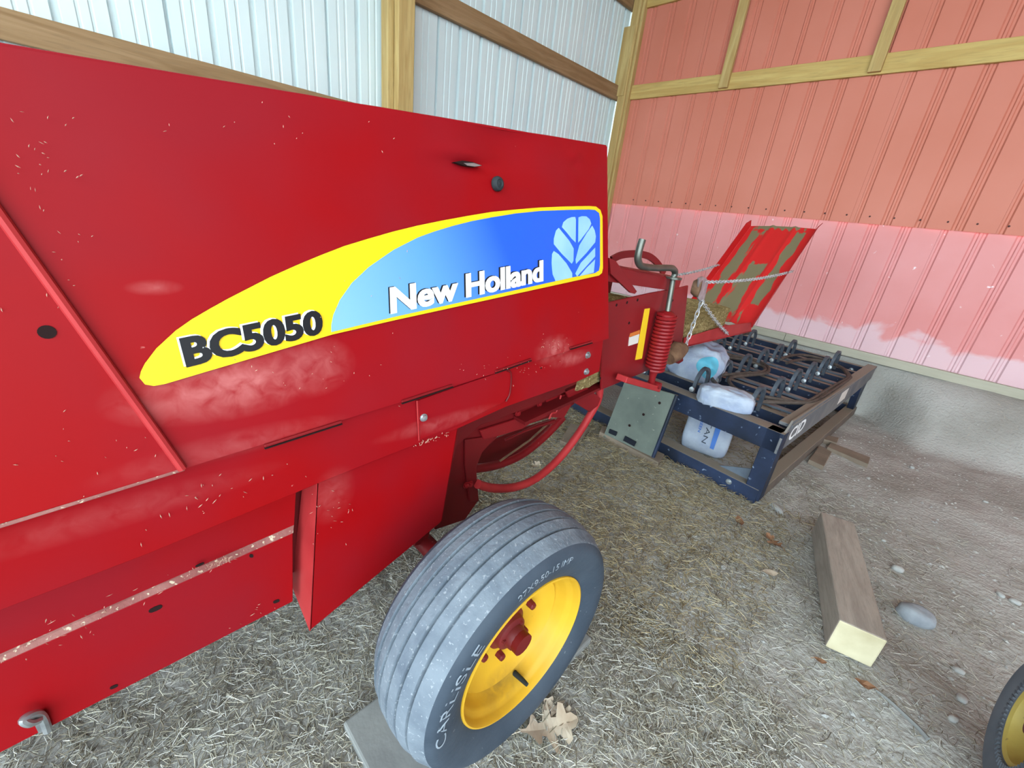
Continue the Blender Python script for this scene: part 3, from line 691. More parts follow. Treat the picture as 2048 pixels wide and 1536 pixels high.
uvn = N.new('ShaderNodeAttribute'); uvn.attribute_name = 'flap_uv'
sp = N.new('ShaderNodeSeparateXYZ'); Lk.new(uvn.outputs['Vector'], sp.inputs[0])
nzn = N.new('ShaderNodeTexNoise'); nzn.inputs['Scale'].default_value = 5.0; nzn.inputs['Detail'].default_value = 3
mpn = N.new('ShaderNodeMapping'); mpn.inputs['Scale'].default_value = (2.2, 0.9, 1); Lk.new(uvn.outputs['Vector'], mpn.inputs['Vector']); Lk.new(mpn.outputs[0], nzn.inputs['Vector'])
def MT(op, a, b):
    x = N.new('ShaderNodeMath'); x.operation = op; x.use_clamp = False
    for k, val in enumerate((a, b)):
        if isinstance(val, (int, float)): x.inputs[k].default_value = val
        else: Lk.new(val, x.inputs[k])
    return x.outputs[0]
# bare steel shows where bales rubbed: three lengthwise tracks between the ribs
acc = None
for (cx_, hw, v0, v1) in ((0.17, 0.16, -0.2, 0.98), (0.50, 0.20, -0.2, 0.62), (0.84, 0.10, 0.14, 1.0), (0.5, 0.60, 0.92, 1.1), (0.3, 0.55, -0.3, 0.18)):
    a = MT('SUBTRACT', 1.0, MT('DIVIDE', MT('ABSOLUTE', MT('SUBTRACT', sp.outputs['X'], cx_), 0), hw))
    b1_ = MT('MULTIPLY', MT('SUBTRACT', sp.outputs['Y'], v0), 8.0); b2_ = MT('MULTIPLY', MT('SUBTRACT', v1, sp.outputs['Y']), 8.0)
    m_ = MT('MINIMUM', MT('MINIMUM', a, b1_), b2_); acc = m_ if acc is None else MT('MAXIMUM', acc, m_)
msk = MT('ADD', acc, MT('MULTIPLY', MT('SUBTRACT', nzn.outputs['Fac'], 0.5), 1.6))
mr = N.new('ShaderNodeMapRange'); mr.inputs['From Min'].default_value = 0.34; mr.inputs['From Max'].default_value = 0.44; Lk.new(msk, mr.inputs['Value'])
mx = N.new('ShaderNodeMix'); mx.data_type = 'RGBA'; Lk.new(mr.outputs[0], mx.inputs['Factor'])
ci = [s_ for s_ in mx.inputs if s_.type == 'RGBA']; ci[0].default_value = srgb(190, 30, 32); ci[1].default_value = srgb(112, 104, 78)
Lk.new([s_ for s_ in mx.outputs if s_.type == 'RGBA'][0], bs.inputs['Base Color'])
NU, NV = 40, 24; far_b = hb0 + WV; far_t = ht1
fn = ((ht0 - hb0).cross(WV)).normalized()
if fn.z < 0: fn = -fn
vs_ = []; fs_ = []; uvs = []
for back in (0, 1):
    for j in range(NV + 1):
        for i in range(NU + 1):
            u = i / NU; v = j / NV                     # u from far side to near side
            p = lerp(lerp(far_b, hb0, u), lerp(far_t, ht0, u), v)
            o_ = 0.010 * sum(math.exp(-((u - c) / 0.03) ** 2) for c in (0.36, 0.70)) + 0.01 * math.sin(math.pi * u) * v
            vs_.append(p + fn * (o_ - (0.004 if back else 0))); uvs.append((u, v, 0))
n1 = (NU + 1) * (NV + 1)
for j in range(NV):
    for i in range(NU):
        a = j * (NU + 1) + i; f = [a, a + 1, a + NU + 2, a + NU + 1]; fs_.append(f); fs_.append([n1 + k for k in reversed(f)])
ring = [i for i in range(NU + 1)] + [j * (NU + 1) + NU for j in range(1, NV + 1)] + [NV * (NU + 1) + i for i in range(NU - 1, -1, -1)] + [j * (NU + 1) for j in range(NV - 1, 0, -1)]
for k in range(len(ring)):
    a, b = ring[k], ring[(k + 1) % len(ring)]; fs_.append([b, a, n1 + a, n1 + b])
mb = MB(); mb.add(vs_, fs_); flap = mb.build('chute_flap', M_flap, baler, smooth=True)
at_ = flap.data.attributes.new('flap_uv', 'FLOAT_VECTOR', 'POINT'); at_.data.foreach_set('vector', [c for p in uvs for c in p])
for (b_, t_, side) in ((hb0, ht0, 1), (far_b, far_t, -1)):
    tt = t_ + (t_ - b_) * 0.04 + Vector((0.02 * side, 0, 0.02))
    mb = MB(); mb.prism([b_, t_, tt, lerp(b_, t_, 0.97) + fn * 0.05 + Vector((0.02 * side, 0, 0)), b_ + fn * 0.05 + Vector((0.012 * side, 0, 0))], (0.005 * side, 0, 0)); mb.build('flap_flange', M_brightred if side < 0 else M_redpink, flap, bevel=0.001)
# chains
def chain(a, b, sag, parent, n=None, name='chain', pitch=0.026, wire=0.0024):
    a = Vector(a); b = Vector(b); L0 = (b - a).length; n = n or max(4, int(L0 / pitch)); mb = MB()
    P = [lerp(a, b, i / n) + Vector((0, 0, -sag * 4 * (i / n) * (1 - i / n))) for i in range(n + 1)]
    for i in range(n):
        d = (P[i + 1] - P[i]); ln = d.length; d.normalize(); s_ = d.orthogonal().normalized(); u_ = d.cross(s_)
        if i % 2: s_, u_ = u_, s_
        c = (P[i] + P[i + 1]) / 2; hl = ln * 0.72; hw = 0.0085; loop = []
        for k in range(10):
            t = 2 * math.pi * k / 10
            loop.append(c + d * (hl * math.copysign(abs(math.cos(t)) ** 0.7, math.cos(t))) + s_ * (hw * math.sin(t)))
        mb.tube(loop, wire, 5, closed=True)
    return mb.build(name, M_chain, parent, smooth=True)
kA = atX(1412, 564, XC + 0.03)
chain(kA, atX(1586, 542, XC + 0.012), 0.02, baler)
chain(atX(1352, 550, XF + 0.02), atX(1438, 529, XF - 0.01), 0.01, baler)
chain(atX(1404, 600, XC + 0.025), atX(1369, 698, XC + 0.02), 0.0, baler, pitch=0.028)
chain(atX(1404, 602, XC + 0.03), atX(1456, 668, XC + 0.012), 0.01, baler)

# ------------------------------------------------------------------ hay left in the bale case
M_hay = mat('pressed_hay', srgb(150, 134, 92), srgb(108, 92, 58), 24, rough=0.95, stretch=(1, 1, 3), fleck=srgb(190, 176, 130), fscale=90, fcut=0.60, bump=1.0, bscale=80, spec=0.1)
mb = MB(); bx0, bx1 = XF + 0.015, XC - 0.02; by0, by1 = 1.30, 2.75
vs_ = []; fs_ = []; nA = 14; nB = 44
def hp(x, y_, z):
    p = Vector((x, y_, z)); return p + Vector((mnoise.noise(p * 14), mnoise.noise(p * 14 + Vector((5, 1, 2))), mnoise.noise(p * 14 + Vector((1, 7, 3))))) * 0.014
def pz(t, y_): return lerp(zb + 0.05, zt - 0.035 - 0.17 * max(0.0, min(1.0, (y_ - 1.75) / 0.4)), t) + (y_ - 1.9) * 0.085
faces6 = []
def hgrid(fn_, na, nb):
    n0 = len(vs_)
    for i in range(na + 1):
        for j in range(nb + 1): vs_.append(fn_(i / na, j / nb))
    for i in range(na):
        for j in range(nb): fs_.append([n0 + i * (nb + 1) + j, n0 + (i + 1) * (nb + 1) + j, n0 + (i + 1) * (nb + 1) + j + 1, n0 + i * (nb + 1) + j + 1])
Yf = lambda t: by0 + (by1 - by0) * t
hgrid(lambda a, b: hp(lerp(bx0, bx1, a), Yf(b), pz(1, Yf(b))), nA, nB)
hgrid(lambda a, b: hp(lerp(bx0, bx1, a), Yf(b), pz(0, Yf(b))), nA, nB)
hgrid(lambda a, b: hp(bx1, Yf(b), pz(a, Yf(b))), nA, nB)
hgrid(lambda a, b: hp(bx0, Yf(b), pz(a, Yf(b))), nA, nB)
hgrid(lambda a, b: hp(lerp(bx0, bx1, a), by1, pz(b, by1)), nA, nA)
hgrid(lambda a, b: hp(lerp(bx0, bx1, a), by0, pz(b, by0)), nA, nA)
mb.add(vs_, fs_); hay = mb.build('hay_bale', M_hay, None, smooth='all', origin=(-1.08, 2.1, zb))
tag(hay, 'compressed dull green hay left inside the bale chute', 'hay')

# ------------------------------------------------------------------ bale grapple rack
def topdust(mt, dust, amount=0.85):          # dust lies on faces that look up
    nt = mt.node_tree; N = nt.nodes; L = nt.links; b = N['Principled BSDF']
    g = N.new('ShaderNodeNewGeometry'); s = N.new('ShaderNodeSeparateXYZ'); L.new(g.outputs['Normal'], s.inputs[0])
    r = N.new('ShaderNodeMapRange'); r.inputs['From Min'].default_value = 0.55; r.inputs['From Max'].default_value = 0.9; r.inputs['To Max'].default_value = amount
    L.new(s.outputs['Z'], r.inputs['Value'])
    x = N.new('ShaderNodeMix'); x.data_type = 'RGBA'; L.new(r.outputs[0], x.inputs['Factor'])
    ci = [q_ for q_ in x.inputs if q_.type == 'RGBA']; ci[1].default_value = dust
    L.new(b.inputs['Base Color'].links[0].from_socket, ci[0])
    L.new([q_ for q_ in x.outputs if q_.type == 'RGBA'][0], b.inputs['Base Color'])
    return mt
M_navy = topdust(mat('scuffed_black_blue_paint', srgb(27, 33, 46), srgb(40, 52, 78), 5.0, rough=0.5, fleck=srgb(120, 134, 156), fscale=26, fcut=0.68), srgb(134, 124, 110))
M_steel = topdust(mat('dull_blue_steel', srgb(104, 114, 126), srgb(84, 94, 108), 8.0, rough=0.45, metal=0.2, fleck=srgb(140, 150, 160), fscale=40, fcut=0.70), srgb(140, 136, 128), 0.6)
M_tine = mat('tine_steel', srgb(92, 100, 110), srgb(60, 66, 76), 14, rough=0.45, metal=0.3)
M_hose = mat('dusty_hose', srgb(92, 82, 76), srgb(70, 62, 58), 30, rough=0.8)
M_side2 = topdust(mat('dusty_rack_side', srgb(112, 112, 112), srgb(84, 88, 96), 6, rough=0.7, fleck=srgb(60, 64, 74), fscale=30, fcut=0.68), srgb(140, 132, 120))
M_rail = topdust(mat('muddy_rail', srgb(110, 100, 90), srgb(88, 82, 78), 7, rough=0.8), srgb(136, 126, 112))
M_plate = mat('grey_green_plate', srgb(104, 112, 104), srgb(88, 96, 90), 7, rough=0.6, fleck=srgb(140, 142, 130), fscale=50, fcut=0.70)
RO = Vector((-0.352, 2.5, 0)); YAW = math.radians(3.2)
ra = Vector((math.sin(YAW), math.cos(YAW), 0)); rb = Vector((-math.cos(YAW), math.sin(YAW), 0)); UZ = Vector((0, 0, 1))
def K(s, t, z): return RO + ra * s + rb * t + UZ * z
rack = empty('bale_grapple', K(1.2, 0.9, 0), 'dusty black steel bale grapple frame with arched tines', 'grapple')
RW = 1.75; RD = 2.40; TZ = 0.456
def rbar(s0_, t0, s1_, t1, zc, w, h, name, mt, bevel=0.004, parent=None):
    mb = MB(); mb.bar(K(s0_, t0, zc), K(s1_, t1, zc), w, h); return mb.build(name, mt, parent or rack, bevel=bevel)
rbar(0.045, 0.0, 0.045, RW, TZ - 0.06, 0.09, 0.12, 'front_beam', M_navy)
rbar(0.045, 0.0, 0.045, RW, 0.045, 0.10, 0.09, 'front_bottom_rail', M_navy)
rbar(RD - 0.03, 0.0, RD - 0.03, RW, TZ - 0.06, 0.06, 0.12, 'rear_beam', M_navy)
rbar(RD - 0.03, 0.0, RD - 0.03, RW, 0.045, 0.06, 0.08, 'rear_bottom_rail', M_navy)
for t_ in (0.03, RW - 0.04):
    rbar(0.06, t_, RD, t_, 0.040, 0.075, 0.08, 'side_bottom_rail', M_rail)
    mb = MB(); mb.prism([K(0.0, t_ - 0.045, TZ), K(0.0, t_ + 0.045, TZ), K(0.0, t_ + 0.045, 0.02), K(0.0, t_ - 0.045, 0.02)], ra * 0.085); mb.build('corner_post', M_navy, rack, bevel=0.004)
    mb = MB(); mb.prism([K(RD - 0.30, t_ - 0.03, TZ), K(RD - 0.02, t_ - 0.03, TZ), K(RD - 0.05, t_ - 0.03, 0.05), K(RD - 0.12, t_ - 0.03, 0.05)], rb * 0.05); mb.build('rear_leg', M_navy, rack, bevel=0.003)
# side plates with a clipped front corner
for t_ in (-0.012, RW + 0.004):
    mb = MB(); mb.prism([K(-0.005, t_, TZ - 0.12), K(-0.005, t_, TZ - 0.03), K(0.10, t_, TZ + 0.055), K(RD, t_, TZ + 0.02), K(RD, t_, TZ - 0.09), K(1.9, t_, TZ - 0.12), K(1.2, t_, TZ - 0.13)], rb * 0.012)
    sp_ = mb.build('side_plate', M_side2, rack, bevel=0.002)
    rbar(0.10, t_ + 0.03, RD, t_ + 0.03, TZ + 0.02, 0.07, 0.02, 'side_flange', M_side2, 0.003, sp_)
    if t_ < 0:
        mb = MB(); c0_, c1_ = K(0.13, -0.0135, TZ - 0.085), K(0.40, -0.0135, TZ - 0.075)
        text_quad(mb, 'CID', [c0_, c1_, c1_ + UZ * 0.085, c0_ + UZ * 0.085], 0.03); mb.build('plate_lettering', M_lwhite, sp_)
        mb = MB(); mb.prism([K(1.22, -0.0125, TZ - 0.09), K(1.42, -0.0125, TZ - 0.08), K(1.42, -0.0125, TZ + 0.01), K(1.22, -0.0125, TZ)], -rb * 0.001); mb.build('sticker', M_lblwhite, sp_)
mb = MB(); mb.prism([K(0.06, 0.075, 0.09), K(0.06, 0.26, 0.09), K(0.06, 0.075, 0.17)], ra * 0.01); mb.build('gusset', M_steel, rack)
bolt(K(-0.005, 0.16, 0.055), -ra, 0.012, rack, None, 'rail_bolt'); bolt(K(RD - 0.065, 0.14, TZ - 0.05), -ra, 0.014, rack, None, 'rail_bolt')
TS = [0.22 + 0.355 * i for i in range(6)]; TT = [0.225, 0.57, 0.925, 1.28]
for s_ in TS:
    rbar(s_ - 0.10, 0.01, s_ - 0.10, RW, TZ - 0.022, 0.055, 0.014, 'tine_shaft', M_steel, 0.002)
    rbar(s_ + 0.115, 0.01, s_ + 0.115, RW, TZ - 0.055, 0.055, 0.09, 'cross_tube', M_navy, 0.003)
# curved tines: one mesh, copied
def tine_mesh():
    mb = MB(); pts = []
    for i in range(15):
        a = math.pi * i / 14; pts.append(Vector((0, -math.cos(a) * 0.085, 0.045 + math.sin(a) * 0.095)))
    pts = [Vector((0, -0.085, -0.02))] + pts + [Vector((0, 0.085, -0.03))]; n = len(pts); vs_ = []; fs_ = []
    for i, p in enumerate(pts):
        t = (pts[min(i + 1, n - 1)] - pts[max(i - 1, 0)]).normalized(); nn = Vector((1, 0, 0)).cross(t).normalized() * 0.009; w = Vector((0.011, 0, 0))
        vs_ += [p - nn + w, p + nn + w, p + nn - w, p - nn - w]
        if i:
            a = 4 * (i - 1)
            for k in range(4): fs_.append([a + k, a + (k + 1) % 4, a + 4 + (k + 1) % 4, a + 4 + k])
    fs_ += [[3, 2, 1, 0], [4 * n - 4, 4 * n - 3, 4 * n - 2, 4 * n - 1]]
    return mb.add(vs_, fs_)
proto = None; pbolt = None
for t_ in TT:
    for s_ in TS:
        if proto is None:
            proto = tine_mesh().build('tine', M_tine, None, smooth=True); ORIG[proto.name] = Vector((0, 0, 0)); proto.parent = rack
            pbolt = MB().lathe([(0, 0), (0, 0.017), (0.012, 0.016), (0.014, 0.0)], (0.0, -0.108, 0.015), (0, -1, 0.15), 10).build('tine_bolt', M_zinc, None, smooth=True); pbolt.parent = proto
            o_ = proto
        else:
            o_ = proto.copy(); COL.objects.link(o_); o_.parent = rack
            c_ = pbolt.copy(); COL.objects.link(c_); c_.parent = o_
        o_.location = K(s_, t_, TZ) - ORIG[rack.name]; o_.rotation_euler = (0, 0, -YAW)
zq = lambda x, y: (x * 0.20508 + 1340, y * 0.20508 + 640)
hz_ = [[(870, 740), (1030, 770), (1200, 795), (1350, 790), (1500, 700), (1640, 620), (1735, 560), (1715, 510), (1650, 450), (1500, 405), (1350, 385), (1220, 395), (1140, 420)],
       [(880, 795), (1200, 806), (1400, 795), (1600, 680), (1745, 575), (1752, 545), (1700, 480), (1600, 430), (1450, 370), (1280, 340), (1150, 355), (1080, 385)],
       [(470, 340), (650, 355), (850, 400), (945, 450), (960, 500), (900, 525), (700, 545), (600, 560), (575, 595), (625, 660), (740, 710), (880, 750)],
       [(480, 540), (700, 522), (880, 512), (930, 480), (880, 440), (700, 385), (470, 355)],
       [(400, 560), (430, 600), (480, 650), (600, 680)]]
for h_ in hz_:
    mb = MB(); mb.tube(smooth_path([atZ(*zq(*p), 0.485) for p in h_], 6), 0.0125, 8); mb.build('hydraulic_hose', M_hose, rack, smooth=True)
mb = MB(); mb.tube(smooth_path([atZ(*zq(*p), 0.50) for p in ((335, 300), (345, 240), (400, 180), (500, 145), (640, 128), (790, 128))], 6), 0.02, 8); mb.build('hydraulic_hose', M_hose, rack, smooth=True)
# quick-attach plate at the front
pl = [Vector((-1.29, 2.47, H - 0.945)), Vector((-0.93, 2.47, H - 0.915)), Vector((-0.945, 2.40, 0.012)), None]
_n = (pl[1] - pl[0]).cross(pl[2] - pl[0]); _d = ray(1203, 897); pl[3] = Vector((0, 0, H)) + _d * ((pl[0] - Vector((0, 0, H))).dot(_n) / _d.dot(_n)); pl[3].z = max(pl[3].z, 0.01)
mb = MB(); mb.prism(pl, (0, -0.016, 0.002)); plate = mb.build('mount_plate', M_plate, rack, bevel=0.004)
def on_plate(u, v, off=0.018):
    n_ = (pl[1] - pl[0]).cross(pl[3] - pl[0]).normalized()
    if n_.y > 0: n_ = -n_
    d = ray(u, v); o0_ = Vector((0, 0, H)); k_ = (pl[0] + n_ * off - o0_).dot(n_) / d.dot(n_); return o0_ + d * k_, n_
for (u, v) in ((1287, 829), (1259, 851), (1319, 806)):
    p_, n_ = on_plate(u, v, 0.020); mb = MB(); mb.lathe([(0, 0), (0, 0.009), (0.001, 0.009), (0.001, 0)], p_, n_, 10); mb.build('plate_hole', M_hole, plate)
M_slot = mat('slot_shadow', srgb(22, 26, 36), rough=0.9)
for qd in (((1219, 858), (1234, 864), (1231, 872), (1217, 866)), ((1250, 872), (1272, 884), (1268, 893), (1246, 881))):
    P_ = [on_plate(u, v, 0.024)[0] for u, v in qd]; mb = MB(); mb.prism(P_, (0, 0.006, 0)); mb.build('plate_slot', M_slot, plate)
mb = MB(); mb.tube([pl[1] + Vector((0.0, -0.01, 0.0)), pl[2] + Vector((0.0, -0.012, 0.0))], 0.012, 8); mb.build('plate_edge', M_navy, plate, smooth=True)

# ------------------------------------------------------------------ feed bags
M_bag = mat('white_plastic_bag', srgb(168, 178, 192), srgb(140, 152, 178), 10, rough=0.45, bump=0.6, bscale=30)
M_bagblue = mat('bag_print_blue', srgb(54, 110, 190), rough=0.45)
M_bagteal = mat('bag_print_teal', srgb(92, 172, 196), srgb(80, 160, 186), 8, rough=0.45)
M_bagdark = mat('bag_print_dark', srgb(50, 60, 74), rough=0.5)
def lump(c, ax, dims, e=0.45, amp=0.02, fs=9.0, seed=0.0, nu=44, nv=26, shape=None):
    c = Vector(c); mb = MB(); vs_ = []; fs_ = []; sg = lambda x, p: math.copysign(abs(x) ** p, x)
    for j in range(nv + 1):
        v = -math.pi / 2 + math.pi * j / nv
        for i in range(nu):
            u = 2 * math.pi * i / nu
            l = Vector((sg(math.cos(v), e) * sg(math.cos(u), e) * dims[0], sg(math.cos(v), e) * sg(math.sin(u), e) * dims[1], sg(math.sin(v), e) * dims[2]))
            if shape: l = shape(l)
            p = c + ax[0] * l.x + ax[1] * l.y + ax[2] * l.z
            n = (p - c).normalized()
            qn = p * fs + Vector((seed, seed * 2, 0)); a_ = 1 - abs(mnoise.noise(qn)) * 2
            vs_.append(p + n * (amp * a_ * 0.7 + amp * 0.6 * mnoise.noise(qn * 2.3)))
    for j in range(nv):
        for i in range(nu): fs_.append([j * nu + i, j * nu + (i + 1) % nu, (j + 1) * nu + (i + 1) % nu, (j + 1) * nu + i])
    return mb.add(vs_, fs_)
# crumpled bag on the rack with a teal spot
cb = atY(1396, 728, 3.05); 
ba = (Vector((1, 0.1, 0)).normalized(), Vector((-0.1, 1, 0)).normalized(), UZ)
def bshape(l):
    if l.x < -0.02: k_ = 1 + (l.x + 0.02) * 2.6; k_ = max(k_, 0.22); return Vector((l.x * 1.35, l.y * k_, l.z * k_ - 0.02))
    return l
bag1 = lump(cb, ba, (0.17, 0.16, 0.145), 0.7, 0.034, 11.0, 3.1, shape=bshape).build('feed_bag', M_bag, None, smooth='all', origin=cb - UZ * 0.14)
tag(bag1, 'crumpled white bag with a teal spot on the grapple', 'bag')
vw = -(cb - Vector((0, 0, H))).normalized(); spn = (vw + UZ * 0.2 + Vector((0.3, 0, 0))).normalized()
s1v = spn.cross(UZ).normalized(); s2v = s1v.cross(spn)
# the printed teal patch follows the bag: project a disc of points onto it
from mathutils.bvhtree import BVHTree
bv = BVHTree.FromPolygons([tuple(v.co + bag1.location) for v in bag1.data.vertices], [tuple(p.vertices) for p in bag1.data.polygons])
cpt = atY(1412, 735, 2.95)
def patch(center, n_, a_, b_, ra_, rb_, bvh, off, name, mt, parent, rings=6, seg=28, wob=0.0):
    vs_ = []; fs_ = []
    for r in range(rings + 1):
        for k in range(seg):
            t = 2 * math.pi * k / seg; f = r / rings * (1 + wob * math.sin(3 * t + 1))
            p = center + a_ * (ra_ * f * math.cos(t)) + b_ * (rb_ * f * math.sin(t)) + n_ * 0.4
            hit = bvh.ray_cast(p, -n_)
            vs_.append((hit[0] if hit[0] is not None else center) + n_ * off)
    for r in range(rings):
        for k in range(seg): fs_.append([r * seg + k, r * seg + (k + 1) % seg, (r + 1) * seg + (k + 1) % seg, (r + 1) * seg + k])
    return MB().add(vs_, fs_).build(name, mt, parent, smooth='all')
patch(cpt, spn, s1v, s2v, 0.072, 0.075, bv, 0.004, 'printed_spot', M_bagteal, bag1, wob=0.08)
# rolled bag lying behind the front beam
r0_, r1_ = atZ(1398, 782, 0.50), atZ(1506, 812, 0.50)
dr = (r1_ - r0_).normalized(); sd_ = Vector((-dr.y, dr.x, 0)).normalized()
bag2 = lump((r0_ + r1_) / 2, (dr, sd_, UZ), ((r1_ - r0_).length / 2, 0.075, 0.06), 0.55, 0.014, 22.0, 7.7).build('feed_bag', M_bag, None, smooth='all', origin=(r0_ + r1_) / 2 - UZ * 0.07)
tag(bag2, 'rolled white bag lying behind the grapple front beam', 'bag')
# printed bag standing under the rack
g0, g1 = atZ(1357, 890, 0.012), atZ(1447, 922, 0.012); gd = (g1 - g0).normalized(); gn = Vector((gd.y, -gd.x, 0))
if gn.y > 0: gn = -gn
up_ = (UZ * 0.93 - gn * 0.36).normalized(); fn_ = (gn - up_ * gn.dot(up_)).normalized()
gw_ = (g1 - g0).length / 2; gh = 0.20; c3 = (g0 + g1) / 2 + up_ * gh - fn_ * 0.055
bag3 = lump(c3, (gd, fn_, up_), (gw_, 0.055, gh), 0.28, 0.006, 12.0, 1.3).build('feed_bag', M_bag, None, smooth='all', origin=(g0 + g1) / 2)
tag(bag3, 'printed white and blue bag standing under the grapple', 'bag')
bv3 = BVHTree.FromPolygons([tuple(v.co + bag3.location) for v in bag3.data.vertices], [tuple(p.vertices) for p in bag3.data.polygons])
def on_bag(u, v, off):
    o0_ = Vector((0, 0, H)); n0_ = c3 + fn_ * (0.055 + off); d = ray(u, v); return o0_ + d * ((n0_ - o0_).dot(fn_) / d.dot(fn_))
zg = lambda x, y: (x * 0.17575 + 1320, y * 0.17575 + 740)
mb = MB(); mb.prism([on_bag(*zg(*p), 0.008) for p in ((632, 655), (692, 675), (608, 908), (565, 888))], -fn_ * 0.002); mb.build('blue_stripe', M_bagblue, bag3)
mb = MB(); text_quad(mb, 'TITAN', [on_bag(*zg(*p), 0.008) for p in ((592, 470), (470, 820), (520, 842), (645, 490))], 0.0); mb.build('bag_lettering', M_bagdark, bag3)
mb = MB(); text_quad(mb, 'GREEN', [on_bag(*zg(*p), 0.008) for p in ((482, 520), (428, 700), (458, 712), (512, 532))], 0.02); mb.build('bag_small_lettering', M_bagblue, bag3)

# ------------------------------------------------------------------ timber, planks, stones, leaves
M_beam = mat('grey_timber', srgb(158, 148, 138), srgb(136, 126, 118), 4, rough=0.85, stretch=(5, 0.6, 5), grain=True, bump=0.2, bscale=50)
M_endcut = mat('fresh_end_grain', srgb(196, 188, 160), srgb(172, 162, 132), 8, rough=0.85, bump=0.2, bscale=40)
M_greyboard = mat('grey_board', srgb(128, 130, 128), srgb(108, 110, 110), 5, rough=0.85, bump=0.15, bscale=40)
M_scrap = mat('scrap_board', srgb(132, 118, 104), srgb(112, 100, 88), 7, rough=0.9, bump=0.15, bscale=40)
n0b = Vector((0.137, 1.738, 0)); f0b = Vector((-0.064, 2.486, 0)); ld = (f0b - n0b).normalized(); wd = Vector((ld.y, -ld.x, 0))
bc = (n0b + f0b) / 2 + wd * 0.0715 + UZ * 0.071; LB = (f0b - n0b).length
mb = MB(); mb.box((0, 0, 0), (0.143, LB, 0.14)); 
mb.f, mb.mi = mb.f, [0, 0, 1, 0, 0, 0]
beam = mb.build('timber_block', [M_beam, M_endcut], None, bevel=0.006)
beam.location = bc; beam.rotation_euler = (0, 0, math.atan2(-ld.x, ld.y))
tag(beam, 'short square grey timber with a pale cut end', 'timber')
mb = MB(); mb.box((-0.60, 0.66, 0.0165), (0.30, 0.76, 0.033)); pk = mb.build('plank', M_greyboard, None, bevel=0.006, origin=(-0.6, 0.66, 0)); tag(pk, 'grey plank lying under the baler wheel', 'plank')
def scrap(pts, th, label, name='board_scrap', mt=None):
    P_ = [atZ(u, v, th) for u, v in pts]; c_ = sum(P_, Vector()) / len(P_)
    for p in P_: p.z = gz(c_.x, c_.y) + th
    mb = MB(); mb.prism(P_, (0, 0, -th - 0.004)); o_ = mb.build(name, mt or M_scrap, None, bevel=0.003, origin=(c_.x, c_.y, gz(c_.x, c_.y)))
    return tag(o_, label, 'board')
scrap([(1618, 918), (1640, 890), (1664, 903), (1648, 932)], 0.03, 'squarish brown board scrap beside the grapple rail')
scrap([(1655, 893), (1662, 884), (1741, 914), (1737, 928)], 0.03, 'long thin grey board scrap beside the grapple rail')
scrap([(1648, 878), (1654, 870), (1678, 875), (1674, 886)], 0.035, 'small pale block beside the grapple rail')
scrap([(1120, 880), (1142, 846), (1180, 856), (1150, 892)], 0.03, 'tan board scrap on the straw below the bale case')
scrap([(1200, 860), (1206, 848), (1330, 905), (1318, 922)], 0.05, 'dusty plank end under the grapple mounting plate')
M_stone = mat('pale_stone', srgb(172, 172, 168), srgb(146, 148, 148), 12, rough=0.85, bump=0.3, bscale=40)
M_stone2 = mat('grey_stone', srgb(150, 156, 162), srgb(120, 126, 134), 12, rough=0.85, bump=0.4, bscale=30)
def stone(u, v, sx, sy, sz, ang, label, name='stone', mt=None, group=None):
    p = atZ(u, v, 0.01); p.z = gz(p.x, p.y) + sz * 0.55; a = math.radians(ang)
    o_ = lump(p, (Vector((math.cos(a), math.sin(a), 0)), Vector((-math.sin(a), math.cos(a), 0)), UZ), (sx, sy, sz), 0.8, min(sx, sy, sz) * 0.30, 9.0 / max(sx * 10, 0.3), u * 0.13, 16, 10).build(name, mt or M_stone, None, smooth='all', origin=(p.x, p.y, p.z - sz * 0.5))
    return tag(o_, label, 'stone', group)
stone(1830, 1232, 0.060, 0.042, 0.035, 20, 'pale blue-grey rock beside the timber beam', mt=M_stone2)
stone(1555, 1014, 0.045, 0.018, 0.014, -40, 'long pale stone beside the grapple corner')
stone(1796, 1136, 0.022, 0.018, 0.014, 10, 'round pale pebble beyond the timber beam')
for (u, v, s, lab) in ((1448, 1132, 12, 'small pale pebble on the straw right of the baler tire'), (1769, 1078, 10, 'tiny pebble beyond the far end of the timber block'), (2003, 1186, 15, 'pale pebble at the right edge level with the grey rock'),
                       (2032, 1200, 18, 'larger pale pebble touching the right picture edge'), (1926, 1393, 16, 'pale pebble nearest the small yellow wheel'), (1910, 1434, 14, 'lowest pale pebble left of the small yellow wheel'),
                       (1920, 1337, 15, 'pale pebble uphill of the small yellow wheel'), (1825, 933, 16, 'pale pebble on the dirt right of the board scraps'), (1970, 1005, 12, 'lone pebble on bare dirt below the red wall'), (1700, 985, 10, 'tiny pebble between the board scraps and timber block')):
    stone(u, v, s * 0.0011, s * 0.0008, s * 0.0006, rng.uniform(0, 180), lab, 'pebble', group='pebbles on the dirt floor')
M_leaf1 = mat('dry_oak_leaf', srgb(192, 180, 162), srgb(166, 148, 128), 14, rough=0.8)
M_leaf2 = mat('brown_leaf', srgb(140, 104, 78), srgb(112, 80, 60), 14, rough=0.8)
